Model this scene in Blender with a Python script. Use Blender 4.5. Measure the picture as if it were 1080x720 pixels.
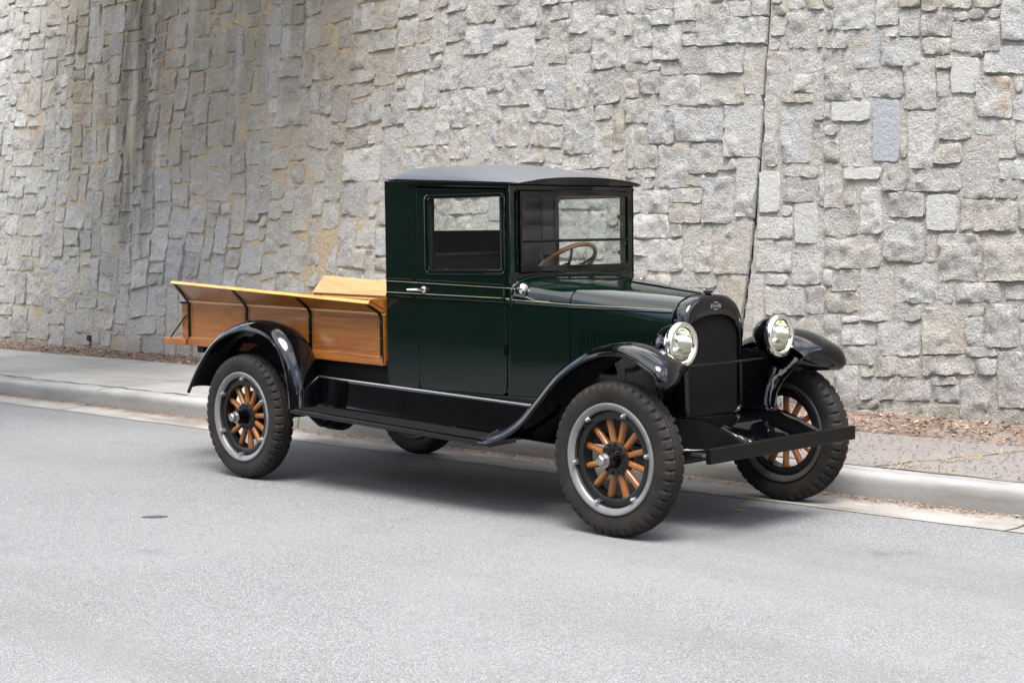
import bpy, bmesh, math, random
import numpy as np
from math import sin, cos, pi, radians, sqrt
from mathutils import Vector, Matrix
from mathutils.geometry import tessellate_polygon

for o in list(bpy.data.objects):
    bpy.data.objects.remove(o, do_unlink=True)
S = bpy.context.scene
COL = S.collection
random.seed(7)
RNG = np.random.default_rng(11)

# ------------------------------------------------------------------ camera
cd = bpy.data.cameras.new('camera')
cam = bpy.data.objects.new('camera', cd)
COL.objects.link(cam)
yaw, pitch, roll = radians(134.7408), radians(-3.77065), radians(-0.76377)
Fv = Vector((cos(pitch)*cos(yaw), cos(pitch)*sin(yaw), sin(pitch)))
Rv = Vector((sin(yaw), -cos(yaw), 0))
Uv = Rv.cross(Fv)
R2 = Rv*cos(roll)+Uv*sin(roll)
U2 = -Rv*sin(roll)+Uv*cos(roll)
m3 = Matrix((R2, U2, -Fv)).transposed()
cam.matrix_world = Matrix.Translation((5.45648, -6.99928, 1.55052)) @ m3.to_4x4()
cd.sensor_width = 36
cd.lens = 1723.338*36/1080
cd.clip_end = 2000
cd.dof.use_dof = False
S.camera = cam

# ------------------------------------------------------------------ light
SUN_EL, SUN_AZ = 66.0, -50.0        # elevation, azimuth measured from +x towards +y
w = bpy.data.worlds.new('World')
S.world = w
w.use_nodes = True
nt = w.node_tree
bg = nt.nodes['Background']
sky = nt.nodes.new('ShaderNodeTexSky')
sky.sky_type = 'NISHITA'
sky.sun_disc = False
sky.sun_elevation = radians(SUN_EL)
sky.sun_rotation = radians(90-SUN_AZ)
sky.air_density = 1.0
sky.dust_density = 2.0
sky.ozone_density = 1.0
# broken white cloud over the sky texture
wtc = nt.nodes.new('ShaderNodeTexCoord')
wmp = nt.nodes.new('ShaderNodeMapping'); wmp.inputs['Scale'].default_value = (1, 1, 1.6); wmp.inputs['Location'].default_value = (.35, .1, .2)
nt.links.new(wtc.outputs['Generated'], wmp.inputs['Vector'])
wn = nt.nodes.new('ShaderNodeTexNoise'); wn.inputs['Scale'].default_value = 2.2; wn.inputs['Detail'].default_value = 7; wn.inputs['Roughness'].default_value = .55
nt.links.new(wmp.outputs[0], wn.inputs['Vector'])
wr = nt.nodes.new('ShaderNodeMapRange'); wr.interpolation_type = 'SMOOTHSTEP'; wr.inputs[1].default_value = .42; wr.inputs[2].default_value = .58
nt.links.new(wn.outputs['Fac'], wr.inputs[0])
wx = nt.nodes.new('ShaderNodeMix'); wx.data_type = 'RGBA'; wx.inputs[7].default_value = (9.0, 8.95, 9.0, 1)
nt.links.new(wr.outputs[0], wx.inputs[0]); nt.links.new(sky.outputs[0], wx.inputs[6]); nt.links.new(wx.outputs[2], bg.inputs[0])
bg.inputs[1].default_value = 0.13
sd = bpy.data.lights.new('sun', 'SUN')
sd.energy = 1.8
sd.angle = radians(30)
sd.color = (1.0, 0.97, 0.93)
sun = bpy.data.objects.new('sun', sd)
COL.objects.link(sun)
el, az = radians(SUN_EL), radians(SUN_AZ)
sun.rotation_euler = Vector((cos(el)*cos(az), cos(el)*sin(az), sin(el))).to_track_quat('Z', 'Y').to_euler()
vs = S.view_settings
vs.view_transform = 'Standard'
vs.look = 'None'
vs.exposure = 1.88
vs.gamma = 1
vs.use_curve_mapping = False
S.render.engine = 'CYCLES'

# ------------------------------------------------------------------ materials
def new_mat(name):
    m = bpy.data.materials.new(name)
    m.use_nodes = True
    nt = m.node_tree
    return m, nt, nt.nodes['Principled BSDF'], nt.nodes, nt.links

def pbr(name, col, rough=.5, metal=0.0, coat=0.0, spec=.5, bump=0, bscale=60, var=0, vscale=8):
    m, nt, b, N, L = new_mat(name)
    b.inputs['Base Color'].default_value = (*col, 1)
    b.inputs['Roughness'].default_value = rough
    b.inputs['Metallic'].default_value = metal
    b.inputs['Coat Weight'].default_value = coat
    b.inputs['Coat Roughness'].default_value = .03
    b.inputs['Specular IOR Level'].default_value = spec
    tc = N.new('ShaderNodeTexCoord')
    if var:
        n = N.new('ShaderNodeTexNoise'); n.inputs['Scale'].default_value = vscale; n.inputs['Detail'].default_value = 6
        L.new(tc.outputs['Object'], n.inputs['Vector'])
        mx = N.new('ShaderNodeMix'); mx.data_type = 'RGBA'
        mx.inputs[6].default_value = (*[c*(1-var) for c in col], 1)
        mx.inputs[7].default_value = (*[min(1, c*(1+var)) for c in col], 1)
        L.new(n.outputs['Fac'], mx.inputs[0]); L.new(mx.outputs[2], b.inputs['Base Color'])
        mr = N.new('ShaderNodeMapRange'); mr.inputs[3].default_value = rough*.8; mr.inputs[4].default_value = min(1, rough*1.25)
        L.new(n.outputs['Fac'], mr.inputs[0]); L.new(mr.outputs[0], b.inputs['Roughness'])
    if bump:
        n = N.new('ShaderNodeTexNoise'); n.inputs['Scale'].default_value = bscale; n.inputs['Detail'].default_value = 4
        L.new(tc.outputs['Object'], n.inputs['Vector'])
        bp = N.new('ShaderNodeBump'); bp.inputs['Strength'].default_value = bump; bp.inputs['Distance'].default_value = .01
        L.new(n.outputs['Fac'], bp.inputs['Height']); L.new(bp.outputs[0], b.inputs['Normal'])
    return m

M = {}
M['green'] = pbr('green_enamel', (.0011, .0056, .0038), .05, bump=.03, bscale=3.5)
M['black'] = pbr('black_enamel', (.0012, .0012, .0016), .05, bump=.006, bscale=8)
M['chassis'] = pbr('chassis_black', (.004, .004, .0045), .42, var=.4)
M['dull'] = pbr('dull_black', (.004, .004, .004), .7, spec=.25)
M['bumper'] = pbr('bumper_black', (.0018, .0019, .0018), .35, spec=.2, var=.4, vscale=20)
M['chrome'] = pbr('nickel', (.78, .75, .69), .16, 1.0)
M['reflector'] = pbr('silver_reflector', (.82, .80, .70), .13, 1.0)
M['rim'] = pbr('rim_aluminium_paint', (.165, .165, .167), .42, .2, var=.25, vscale=25)
M['steel'] = pbr('bare_steel', (.45, .45, .45), .35, 1.0)
M['cream'] = pbr('cream_pinstripe', (.22, .21, .13), .35)
M['leather'] = pbr('brown_leather', (.022, .010, .006), .55, bump=.2, bscale=80)
M['cloth'] = pbr('dark_headliner', (.016, .014, .012), .9)
M['roof'] = pbr('grained_top_fabric', (.06, .065, .077), .30, bump=.5, bscale=110, spec=1.0, coat=.5, var=.4, vscale=110)
M['roof'].node_tree.nodes['Principled BSDF'].inputs['Coat Roughness'].default_value = .25
M['rim_back'] = pbr('rim_back', (.035, .034, .033), .6, var=.3)
M['emblem'] = pbr('emblem_enamel', (.015, .022, .06), .25)
M['yellowleaf'] = pbr('yellow_leaf', (.62, .45, .08), .6)
M['tar'] = pbr('tar', (.05, .052, .057), .5)
M['hole'] = pbr('pipe_dark', (.01, .009, .008), .9)
M['white'] = pbr('white_enamel', (.75, .75, .72), .3)

def wood(name, c1, c2, c3, scale=1.0, rough=.32, coat=.35, axis='X'):
    m, nt, b, N, L = new_mat(name)
    tc = N.new('ShaderNodeTexCoord'); mp = N.new('ShaderNodeMapping')
    mp.inputs['Scale'].default_value = {'X': (1.1, 9, 9), 'Y': (9, 1.1, 9), 'Z': (9, 9, 1.1)}[axis]
    L.new(tc.outputs['Object'], mp.inputs['Vector'])
    n1 = N.new('ShaderNodeTexNoise'); n1.inputs['Scale'].default_value = .9*scale; n1.inputs['Detail'].default_value = 3; n1.inputs['Distortion'].default_value = .6
    L.new(mp.outputs[0], n1.inputs['Vector'])
    mu = N.new('ShaderNodeMath'); mu.operation = 'MULTIPLY'; mu.inputs[1].default_value = 11
    L.new(n1.outputs['Fac'], mu.inputs[0])
    fr = N.new('ShaderNodeMath'); fr.operation = 'PINGPONG'; fr.inputs[1].default_value = 1
    L.new(mu.outputs[0], fr.inputs[0])
    mp2 = N.new('ShaderNodeMapping'); mp2.inputs['Scale'].default_value = {'X': (4, 190, 190), 'Y': (190, 4, 190), 'Z': (190, 190, 4)}[axis]
    L.new(tc.outputs['Object'], mp2.inputs['Vector'])
    n2 = N.new('ShaderNodeTexNoise'); n2.inputs['Scale'].default_value = 1; n2.inputs['Detail'].default_value = 4
    L.new(mp2.outputs[0], n2.inputs['Vector'])
    cr = N.new('ShaderNodeValToRGB')
    cr.color_ramp.elements[0].color = (*c1, 1); cr.color_ramp.elements[1].color = (*c2, 1)
    e = cr.color_ramp.elements.new(.6); e.color = (*c2, 1)
    L.new(fr.outputs[0], cr.inputs[0])
    cr2 = N.new('ShaderNodeValToRGB'); cr2.color_ramp.elements[0].position = .42; cr2.color_ramp.elements[1].position = .62
    L.new(n2.outputs['Fac'], cr2.inputs[0])
    mx = N.new('ShaderNodeMix'); mx.data_type = 'RGBA'
    L.new(cr2.outputs[0], mx.inputs[0]); mx.inputs[6].default_value = (*c3, 1); L.new(cr.outputs[0], mx.inputs[7])
    mx2 = N.new('ShaderNodeMix'); mx2.data_type = 'RGBA'; mx2.inputs[0].default_value = .55
    L.new(cr.outputs[0], mx2.inputs[6]); L.new(mx.outputs[2], mx2.inputs[7])
    L.new(mx2.outputs[2], b.inputs['Base Color'])
    b.inputs['Roughness'].default_value = rough; b.inputs['Coat Weight'].default_value = coat; b.inputs['Coat Roughness'].default_value = .12
    bp = N.new('ShaderNodeBump'); bp.inputs['Strength'].default_value = .12; bp.inputs['Distance'].default_value = .003
    L.new(n2.outputs['Fac'], bp.inputs['Height']); L.new(bp.outputs[0], b.inputs['Normal'])
    return m
M['oak'] = wood('varnished_oak', (.25, .083, .014), (.33, .120, .022), (.17, .055, .010))
M['oak_top'] = wood('pale_oak', (.48, .24, .055), (.62, .36, .11), (.42, .20, .05))
M['oak_skylit'] = wood('skylit_oak', (.33, .19, .075), (.43, .27, .125), (.27, .15, .055))  # same oak made paler: sky light put into the colour
M['oak_dark'] = wood('dark_oak', (.20, .062, .012), (.33, .12, .022), (.16, .05, .01))
M['spoke'] = wood('varnished_spoke_wood', (.21, .072, .014), (.30, .11, .023), (.16, .05, .01), scale=2, axis='Z')
M['wheelwood'] = pbr('wheel_rim_wood', (.34, .135, .04), .3, coat=.4, var=.25, vscale=30)

def rubber():
    m, nt, b, N, L = new_mat('dusty_rubber')
    tc = N.new('ShaderNodeTexCoord')
    n = N.new('ShaderNodeTexNoise'); n.inputs['Scale'].default_value = 9; n.inputs['Detail'].default_value = 8
    L.new(tc.outputs['Object'], n.inputs['Vector'])
    cr = N.new('ShaderNodeValToRGB')
    cr.color_ramp.elements[0].position = .35; cr.color_ramp.elements[0].color = (.005, .0047, .0044, 1)
    cr.color_ramp.elements[1].position = .75; cr.color_ramp.elements[1].color = (.022, .0165, .012, 1)
    L.new(n.outputs['Fac'], cr.inputs[0]); L.new(cr.outputs[0], b.inputs['Base Color'])
    b.inputs['Roughness'].default_value = .72
    b.inputs['Specular IOR Level'].default_value = .35
    n2 = N.new('ShaderNodeTexNoise'); n2.inputs['Scale'].default_value = 120; L.new(tc.outputs['Object'], n2.inputs['Vector'])
    bp = N.new('ShaderNodeBump'); bp.inputs['Strength'].default_value = .15; bp.inputs['Distance'].default_value = .004
    L.new(n2.outputs['Fac'], bp.inputs['Height']); L.new(bp.outputs[0], b.inputs['Normal'])
    return m
M['rubber'] = rubber()

def glass(name, tint=(.93, .95, .94), dirt=0.0):
    m, nt, b, N, L = new_mat(name)
    N.remove(b)
    out = [n for n in N if n.type == 'OUTPUT_MATERIAL'][0]
    t = N.new('ShaderNodeBsdfTransparent'); t.inputs[0].default_value = (*tint, 1)
    g = N.new('ShaderNodeBsdfGlossy'); g.inputs['Roughness'].default_value = .01
    lw = N.new('ShaderNodeLayerWeight'); lw.inputs[0].default_value = .5
    pw = N.new('ShaderNodeMath'); pw.operation = 'POWER'; pw.inputs[1].default_value = 5; L.new(lw.outputs['Facing'], pw.inputs[0])
    f = N.new('ShaderNodeMath'); f.operation = 'MULTIPLY_ADD'; f.inputs[1].default_value = .92; f.inputs[2].default_value = .045; L.new(pw.outputs[0], f.inputs[0])
    mx = N.new('ShaderNodeMixShader')
    L.new(f.outputs[0], mx.inputs[0]); L.new(t.outputs[0], mx.inputs[1]); L.new(g.outputs[0], mx.inputs[2])
    L.new(mx.outputs[0], out.inputs[0])
    return m
M['glass'] = glass('window_glass')

def core_mat():
    m, nt, b, N, L = new_mat('honeycomb_core')
    tc = N.new('ShaderNodeTexCoord')
    wv = N.new('ShaderNodeTexWave'); wv.bands_direction = 'Y'; wv.inputs['Scale'].default_value = 40
    wz = N.new('ShaderNodeTexWave'); wz.bands_direction = 'Z'; wz.inputs['Scale'].default_value = 40
    L.new(tc.outputs['Object'], wv.inputs['Vector']); L.new(tc.outputs['Object'], wz.inputs['Vector'])
    mu = N.new('ShaderNodeMath'); mu.operation = 'MAXIMUM'; L.new(wv.outputs['Fac'], mu.inputs[0]); L.new(wz.outputs['Fac'], mu.inputs[1])
    cr = N.new('ShaderNodeValToRGB'); cr.color_ramp.elements[0].color = (.002, .002, .002, 1); cr.color_ramp.elements[1].color = (.007, .0065, .006, 1)
    L.new(mu.outputs[0], cr.inputs[0]); L.new(cr.outputs[0], b.inputs['Base Color'])
    b.inputs['Roughness'].default_value = .6; b.inputs['Specular IOR Level'].default_value = .15
    bp = N.new('ShaderNodeBump'); bp.inputs['Strength'].default_value = .8; bp.inputs['Distance'].default_value = .004
    L.new(mu.outputs[0], bp.inputs['Height']); L.new(bp.outputs[0], b.inputs['Normal'])
    return m
M['core'] = core_mat()

def ramp(N, pts):
    cr = N.new('ShaderNodeValToRGB'); el = cr.color_ramp.elements
    el[0].position, el[0].color = pts[0][0], (*pts[0][1], 1)
    el[1].position, el[1].color = pts[-1][0], (*pts[-1][1], 1)
    for p, c in pts[1:-1]:
        e = el.new(p); e.color = (*c, 1)
    return cr
def noise(N, L, vec, scale, detail=4, rough=.5, dist=0):
    n = N.new('ShaderNodeTexNoise'); n.inputs['Scale'].default_value = scale; n.inputs['Detail'].default_value = detail
    n.inputs['Roughness'].default_value = rough; n.inputs['Distortion'].default_value = dist
    L.new(vec, n.inputs['Vector']); return n.outputs['Fac']
def mixc(N, L, fac, a, b, mode='MIX'):
    mx = N.new('ShaderNodeMix'); mx.data_type = 'RGBA'; mx.blend_type = mode
    for s, v in ((0, fac), (6, a), (7, b)):
        if hasattr(v, 'is_output'): L.new(v, mx.inputs[s])
        elif isinstance(v, tuple): mx.inputs[s].default_value = (*v, 1)
        else: mx.inputs[s].default_value = v
    return mx.outputs[2]
def math_(N, L, op, a, b=None, clamp=False):
    n = N.new('ShaderNodeMath'); n.operation = op; n.use_clamp = clamp
    for i, v in enumerate((a, b)):
        if v is None: continue
        if hasattr(v, 'is_output'): L.new(v, n.inputs[i])
        else: n.inputs[i].default_value = v
    return n.outputs[0]
def step(N, L, v, a, b):
    mr = N.new('ShaderNodeMapRange'); mr.interpolation_type = 'SMOOTHSTEP'
    mr.inputs[1].default_value = a; mr.inputs[2].default_value = b
    L.new(v, mr.inputs[0]); return mr.outputs[0]
def bump(N, L, b, h, s, d):
    bp = N.new('ShaderNodeBump'); bp.inputs['Strength'].default_value = s; bp.inputs['Distance'].default_value = d
    L.new(h, bp.inputs['Height']); L.new(bp.outputs[0], b.inputs['Normal'])

def stone_mat():
    m, nt, b, N, L = new_mat('split_granite')
    tc = N.new('ShaderNodeTexCoord'); V = tc.outputs['Object']
    at = N.new('ShaderNodeAttribute'); at.attribute_name = 'tint'
    sep = N.new('ShaderNodeSeparateColor'); L.new(at.outputs['Color'], sep.inputs[0])
    r, g, k = sep.outputs                      # random value, stone kind, mortar
    base = ramp(N, [(0, (.30, .295, .285)), (.25, (.42, .41, .385)), (.5, (.38, .36, .315)), (.7, (.45, .445, .43)), (.85, (.37, .375, .375)), (1, (.52, .51, .485))]); L.new(r, base.inputs[0])
    big = noise(N, L, V, 5, 5, .6)
    c = mixc(N, L, math_(N, L, 'MULTIPLY', big, .45), base.outputs[0], (.36, .325, .265))
    # mica and feldspar flecks
    fl = noise(N, L, V, 85, 3, .7)
    c = mixc(N, L, math_(N, L, 'MULTIPLY', step(N, L, fl, .55, .68), .8), c, (.15, .147, .142))
    fl2 = noise(N, L, V, 60, 2, .6)
    c = mixc(N, L, math_(N, L, 'MULTIPLY', step(N, L, fl2, .55, .68), .6), c, (.62, .61, .585))
    # blotches of lichen and iron
    ir = noise(N, L, V, 2.3, 6, .65)
    c = mixc(N, L, math_(N, L, 'MULTIPLY', step(N, L, ir, .55, .72), .5), c, (.31, .25, .16))
    # sawn smooth stones: bluish slab (g~.8), pale (g~.5) ; iron stained (g~.3)
    smooth = step(N, L, g, .40, .45)
    c = mixc(N, L, math_(N, L, 'MULTIPLY', smooth, .7), c, (.375, .37, .35))
    c = mixc(N, L, math_(N, L, 'MULTIPLY', step(N, L, g, .7, .75), .85), c, (.272, .284, .298))
    rust = math_(N, L, 'MULTIPLY', step(N, L, g, .2, .25), math_(N, L, 'SUBTRACT', 1.0, smooth))
    rn = step(N, L, noise(N, L, V, 7, 3, .5), .52, .62)
    c = mixc(N, L, math_(N, L, 'MULTIPLY', math_(N, L, 'MULTIPLY', rust, rn), .55), c, (.36, .25, .14))
    # mortar: pale to tan
    mo = ramp(N, [(.3, (.41, .40, .38)), (.55, (.40, .37, .325)), (.75, (.29, .28, .26))])
    L.new(noise(N, L, V, 2.7, 6, .7), mo.inputs[0])
    mcol = mixc(N, L, step(N, L, fl, .55, .66), mo.outputs[0], (.17, .15, .12))
    c = mixc(N, L, k, c, mcol)
    # run-off staining of the left part of the wall: brown film and dark drips
    px = N.new('ShaderNodeSeparateXYZ'); L.new(V, px.inputs[0])
    X, Y, Z = px.outputs
    mp = N.new('ShaderNodeMapping'); mp.inputs['Scale'].default_value = (2.2, 2.2, .28); L.new(V, mp.inputs[0])
    streak = noise(N, L, mp.outputs[0], 1.0, 6, .65, .3)
    wob = noise(N, L, V, .55, 3, .5)
    zz = math_(N, L, 'ADD', Z, math_(N, L, 'MULTIPLY', math_(N, L, 'SUBTRACT', wob, .5), 2.4))
    zone = math_(N, L, 'MULTIPLY', step(N, L, zz, 1.3, 3.3),
                 math_(N, L, 'MULTIPLY', step(N, L, X, -14.6, -12.0), math_(N, L, 'SUBTRACT', 1.0, step(N, L, X, -7.4, -5.6))))
    film = math_(N, L, 'MULTIPLY', zone, math_(N, L, 'ADD', .35, step(N, L, streak, .38, .62), True), True)
    c = mixc(N, L, math_(N, L, 'MULTIPLY', film, .6), c, (.20, .155, .095))
    low = math_(N, L, 'MULTIPLY', math_(N, L, 'MULTIPLY', step(N, L, X, -14.8, -13.0), math_(N, L, 'SUBTRACT', 1.0, step(N, L, X, -6.6, -4.6))), math_(N, L, 'MULTIPLY', math_(N, L, 'MULTIPLY', k, .8), step(N, L, wob, .3, .6)))
    c = mixc(N, L, low, c, (.42, .315, .19))
    drip = math_(N, L, 'MULTIPLY', math_(N, L, 'MULTIPLY', step(N, L, X, -11.75, -11.3), math_(N, L, 'SUBTRACT', 1.0, step(N, L, X, -11.0, -10.4))), step(N, L, Z, .7, 2.2))
    drip = math_(N, L, 'MULTIPLY', drip, step(N, L, streak, .40, .58))
    c = mixc(N, L, math_(N, L, 'MULTIPLY', drip, .6), c, (.045, .038, .028))
    # splash dirt along the foot
    foot = math_(N, L, 'SUBTRACT', 1.0, step(N, L, math_(N, L, 'ADD', Z, math_(N, L, 'MULTIPLY', wob, .3)), .35, .75))
    c = mixc(N, L, math_(N, L, 'MULTIPLY', foot, .35), c, (.16, .12, .09))
    c = mixc(N, L, math_(N, L, 'MULTIPLY', k, step(N, L, g, .85, .95)), c, (.035, .033, .03))
    L.new(c, b.inputs['Base Color'])
    b.inputs['Roughness'].default_value = .88
    b.inputs['Specular IOR Level'].default_value = .25
    h = math_(N, L, 'ADD', math_(N, L, 'MULTIPLY', noise(N, L, V, 22, 8, .72), 1.0), math_(N, L, 'MULTIPLY', noise(N, L, V, 90, 4, .6), .35))
    h = math_(N, L, 'MULTIPLY', h, math_(N, L, 'SUBTRACT', 1.0, math_(N, L, 'MULTIPLY', smooth, .5)))
    bump(N, L, b, h, 1.0, .045)
    return m
M['stone'] = stone_mat()

def asphalt_mat():
    m, nt, b, N, L = new_mat('worn_asphalt')
    tc = N.new('ShaderNodeTexCoord'); V = tc.outputs['Object']
    vo = N.new('ShaderNodeTexVoronoi'); vo.inputs['Scale'].default_value = 230; L.new(V, vo.inputs['Vector'])
    sp = N.new('ShaderNodeSeparateColor'); L.new(vo.outputs['Color'], sp.inputs[0])
    cr = ramp(N, [(0, (.07, .0705, .071)), (.35, (.15, .151, .151)), (.75, (.205, .206, .206)), (1, (.35, .35, .348))])
    L.new(sp.outputs[0], cr.inputs[0])
    big = noise(N, L, V, .45, 6, .6)
    c = mixc(N, L, step(N, L, big, .35, .7), cr.outputs[0], (.215, .216, .216))
    c = mixc(N, L, .55, cr.outputs[0], c)
    n3 = noise(N, L, V, 2.2, 6, .7)
    c = mixc(N, L, math_(N, L, 'MULTIPLY', step(N, L, n3, .55, .75), .35), c, (.10, .10, .10))
    n4 = noise(N, L, V, 14, 3, .6)
    c = mixc(N, L, math_(N, L, 'MULTIPLY', step(N, L, n4, .66, .74), .6), c, (.07, .07, .07))
    st = N.new('ShaderNodeMapping'); st.inputs['Scale'].default_value = (.12, .9, 1); L.new(V, st.inputs[0])
    tr = noise(N, L, st.outputs[0], 1.0, 5, .6)
    c = mixc(N, L, math_(N, L, 'MULTIPLY', step(N, L, tr, .45, .7), .35), c, (.115, .113, .11))
    sm_ = N.new('ShaderNodeMapping'); sm_.inputs['Scale'].default_value = (5, 11, 1); L.new(V, sm_.inputs[0])
    spk = noise(N, L, sm_.outputs[0], 1.0, 3, .6)
    c = mixc(N, L, math_(N, L, 'MULTIPLY', step(N, L, spk, .70, .73), .5), c, (.06, .06, .06))
    oil = noise(N, L, V, 1.1, 4, .55)
    c = mixc(N, L, math_(N, L, 'MULTIPLY', step(N, L, oil, .68, .76), .45), c, (.085, .083, .08))
    L.new(c, b.inputs['Base Color'])
    b.inputs['Roughness'].default_value = .82
    b.inputs['Specular IOR Level'].default_value = .35
    h = math_(N, L, 'ADD', vo.outputs['Distance'], math_(N, L, 'MULTIPLY', noise(N, L, V, 40, 4), .6))
    bump(N, L, b, h, .55, .012)
    return m
M['asphalt'] = asphalt_mat()

def concrete_mat(name, c1, c2, dirt, dirtamt, fine=.25, zdirt=None, xdirt=False, ydirt=False):
    m, nt, b, N, L = new_mat(name)
    tc = N.new('ShaderNodeTexCoord'); V = tc.outputs['Object']
    n1 = noise(N, L, V, 1.1, 7, .65)
    cr = ramp(N, [(.3, c1), (.7, c2)]); L.new(n1, cr.inputs[0])
    mp = N.new('ShaderNodeMapping'); mp.inputs['Scale'].default_value = (.5, 3, 3); L.new(V, mp.inputs[0])
    n2 = noise(N, L, mp.outputs[0], 1.4, 6, .7)
    c = mixc(N, L, math_(N, L, 'MULTIPLY', step(N, L, n2, .45, .7), dirtamt), cr.outputs[0], dirt)
    n3 = noise(N, L, V, 130, 3, .7)
    c = mixc(N, L, math_(N, L, 'MULTIPLY', step(N, L, n3, .5, .68), fine), c, tuple(x*.45 for x in c1))
    if zdirt:
        px = N.new('ShaderNodeSeparateXYZ'); L.new(V, px.inputs[0])
        zz = math_(N, L, 'ADD', px.outputs[2], math_(N, L, 'MULTIPLY', math_(N, L, 'SUBTRACT', n2, .5), .10))
        f = math_(N, L, 'SUBTRACT', 1.0, step(N, L, zz, zdirt[0], zdirt[1]))
        c = mixc(N, L, math_(N, L, 'MULTIPLY', f, zdirt[2]), c, dirt)
    if ydirt:
        py = N.new('ShaderNodeSeparateXYZ'); L.new(V, py.inputs[0])
        yy = math_(N, L, 'ADD', py.outputs[1], math_(N, L, 'MULTIPLY', math_(N, L, 'SUBTRACT', noise(N, L, V, 7, 5, .65), .5), .35))
        c = mixc(N, L, math_(N, L, 'MULTIPLY', step(N, L, yy, .84, .99), .85), c, (.115, .088, .068))
    if xdirt:
        px = N.new('ShaderNodeSeparateXYZ'); L.new(V, px.inputs[0])
        xx = math_(N, L, 'ADD', px.outputs[0], math_(N, L, 'MULTIPLY', math_(N, L, 'SUBTRACT', n1, .5), 5.0))
        c = mixc(N, L, math_(N, L, 'MULTIPLY', step(N, L, xx, -4.0, -.5), .8), c, mixc(N, L, n2, (.105, .092, .084), (.185, .168, .155)))
    L.new(c, b.inputs['Base Color'])
    b.inputs['Roughness'].default_value = .85; b.inputs['Specular IOR Level'].default_value = .3
    bump(N, L, b, math_(N, L, 'ADD', n3, math_(N, L, 'MULTIPLY', noise(N, L, V, 25, 5), .8)), .4, .008)
    return m
M['gutter'] = concrete_mat('gutter_concrete', (.19, .18, .16), (.32, .306, .28), (.13, .10, .075), .85, ydirt=True)
M['kerb'] = concrete_mat('kerb_concrete', (.215, .21, .20), (.36, .355, .345), (.10, .094, .085), .7, zdirt=(.10, .165, .55))
M['walk'] = concrete_mat('pavement_concrete', (.235, .225, .20), (.31, .30, .275), (.165, .155, .14), .6, xdirt=True)
M['soil'] = concrete_mat('leaf_mould', (.13, .105, .082), (.21, .175, .145), (.07, .04, .025), .6, fine=.6)
M['deckc'] = concrete_mat('bridge_concrete', (.26, .25, .23), (.33, .32, .30), (.14, .13, .12), .5)

def litter_mat():
    m, nt, b, N, L = new_mat('dry_leaf')
    at = N.new('ShaderNodeAttribute'); at.attribute_name = 'tint'
    sep = N.new('ShaderNodeSeparateColor'); L.new(at.outputs['Color'], sep.inputs[0])
    cr = ramp(N, [(0, (.10, .035, .03)), (.3, (.17, .075, .05)), (.6, (.24, .15, .095)), (.85, (.40, .31, .20)), (1, (.17, .04, .05))])
    L.new(sep.outputs[0], cr.inputs[0]); L.new(cr.outputs[0], b.inputs['Base Color'])
    b.inputs['Roughness'].default_value = .8
    return m
M['litter'] = litter_mat()
M['petal'] = pbr('dry_petal', (.13, .035, .038), .8, var=.5, vscale=3)
M['grass'] = pbr('dry_grass', (.36, .29, .18), .8)
M['leafgreen'] = pbr('tree_leaf', (.05, .09, .03), .6)
M['bark'] = pbr('bark', (.10, .075, .055), .9, bump=.5, bscale=20)

# ------------------------------------------------------------------ helpers
def set_props(o, label=None, cat=None, group=None, kind=None):
    if label: o['label'] = label
    if cat: o['category'] = cat
    if group: o['group'] = group
    if kind: o['kind'] = kind
    return o

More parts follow.
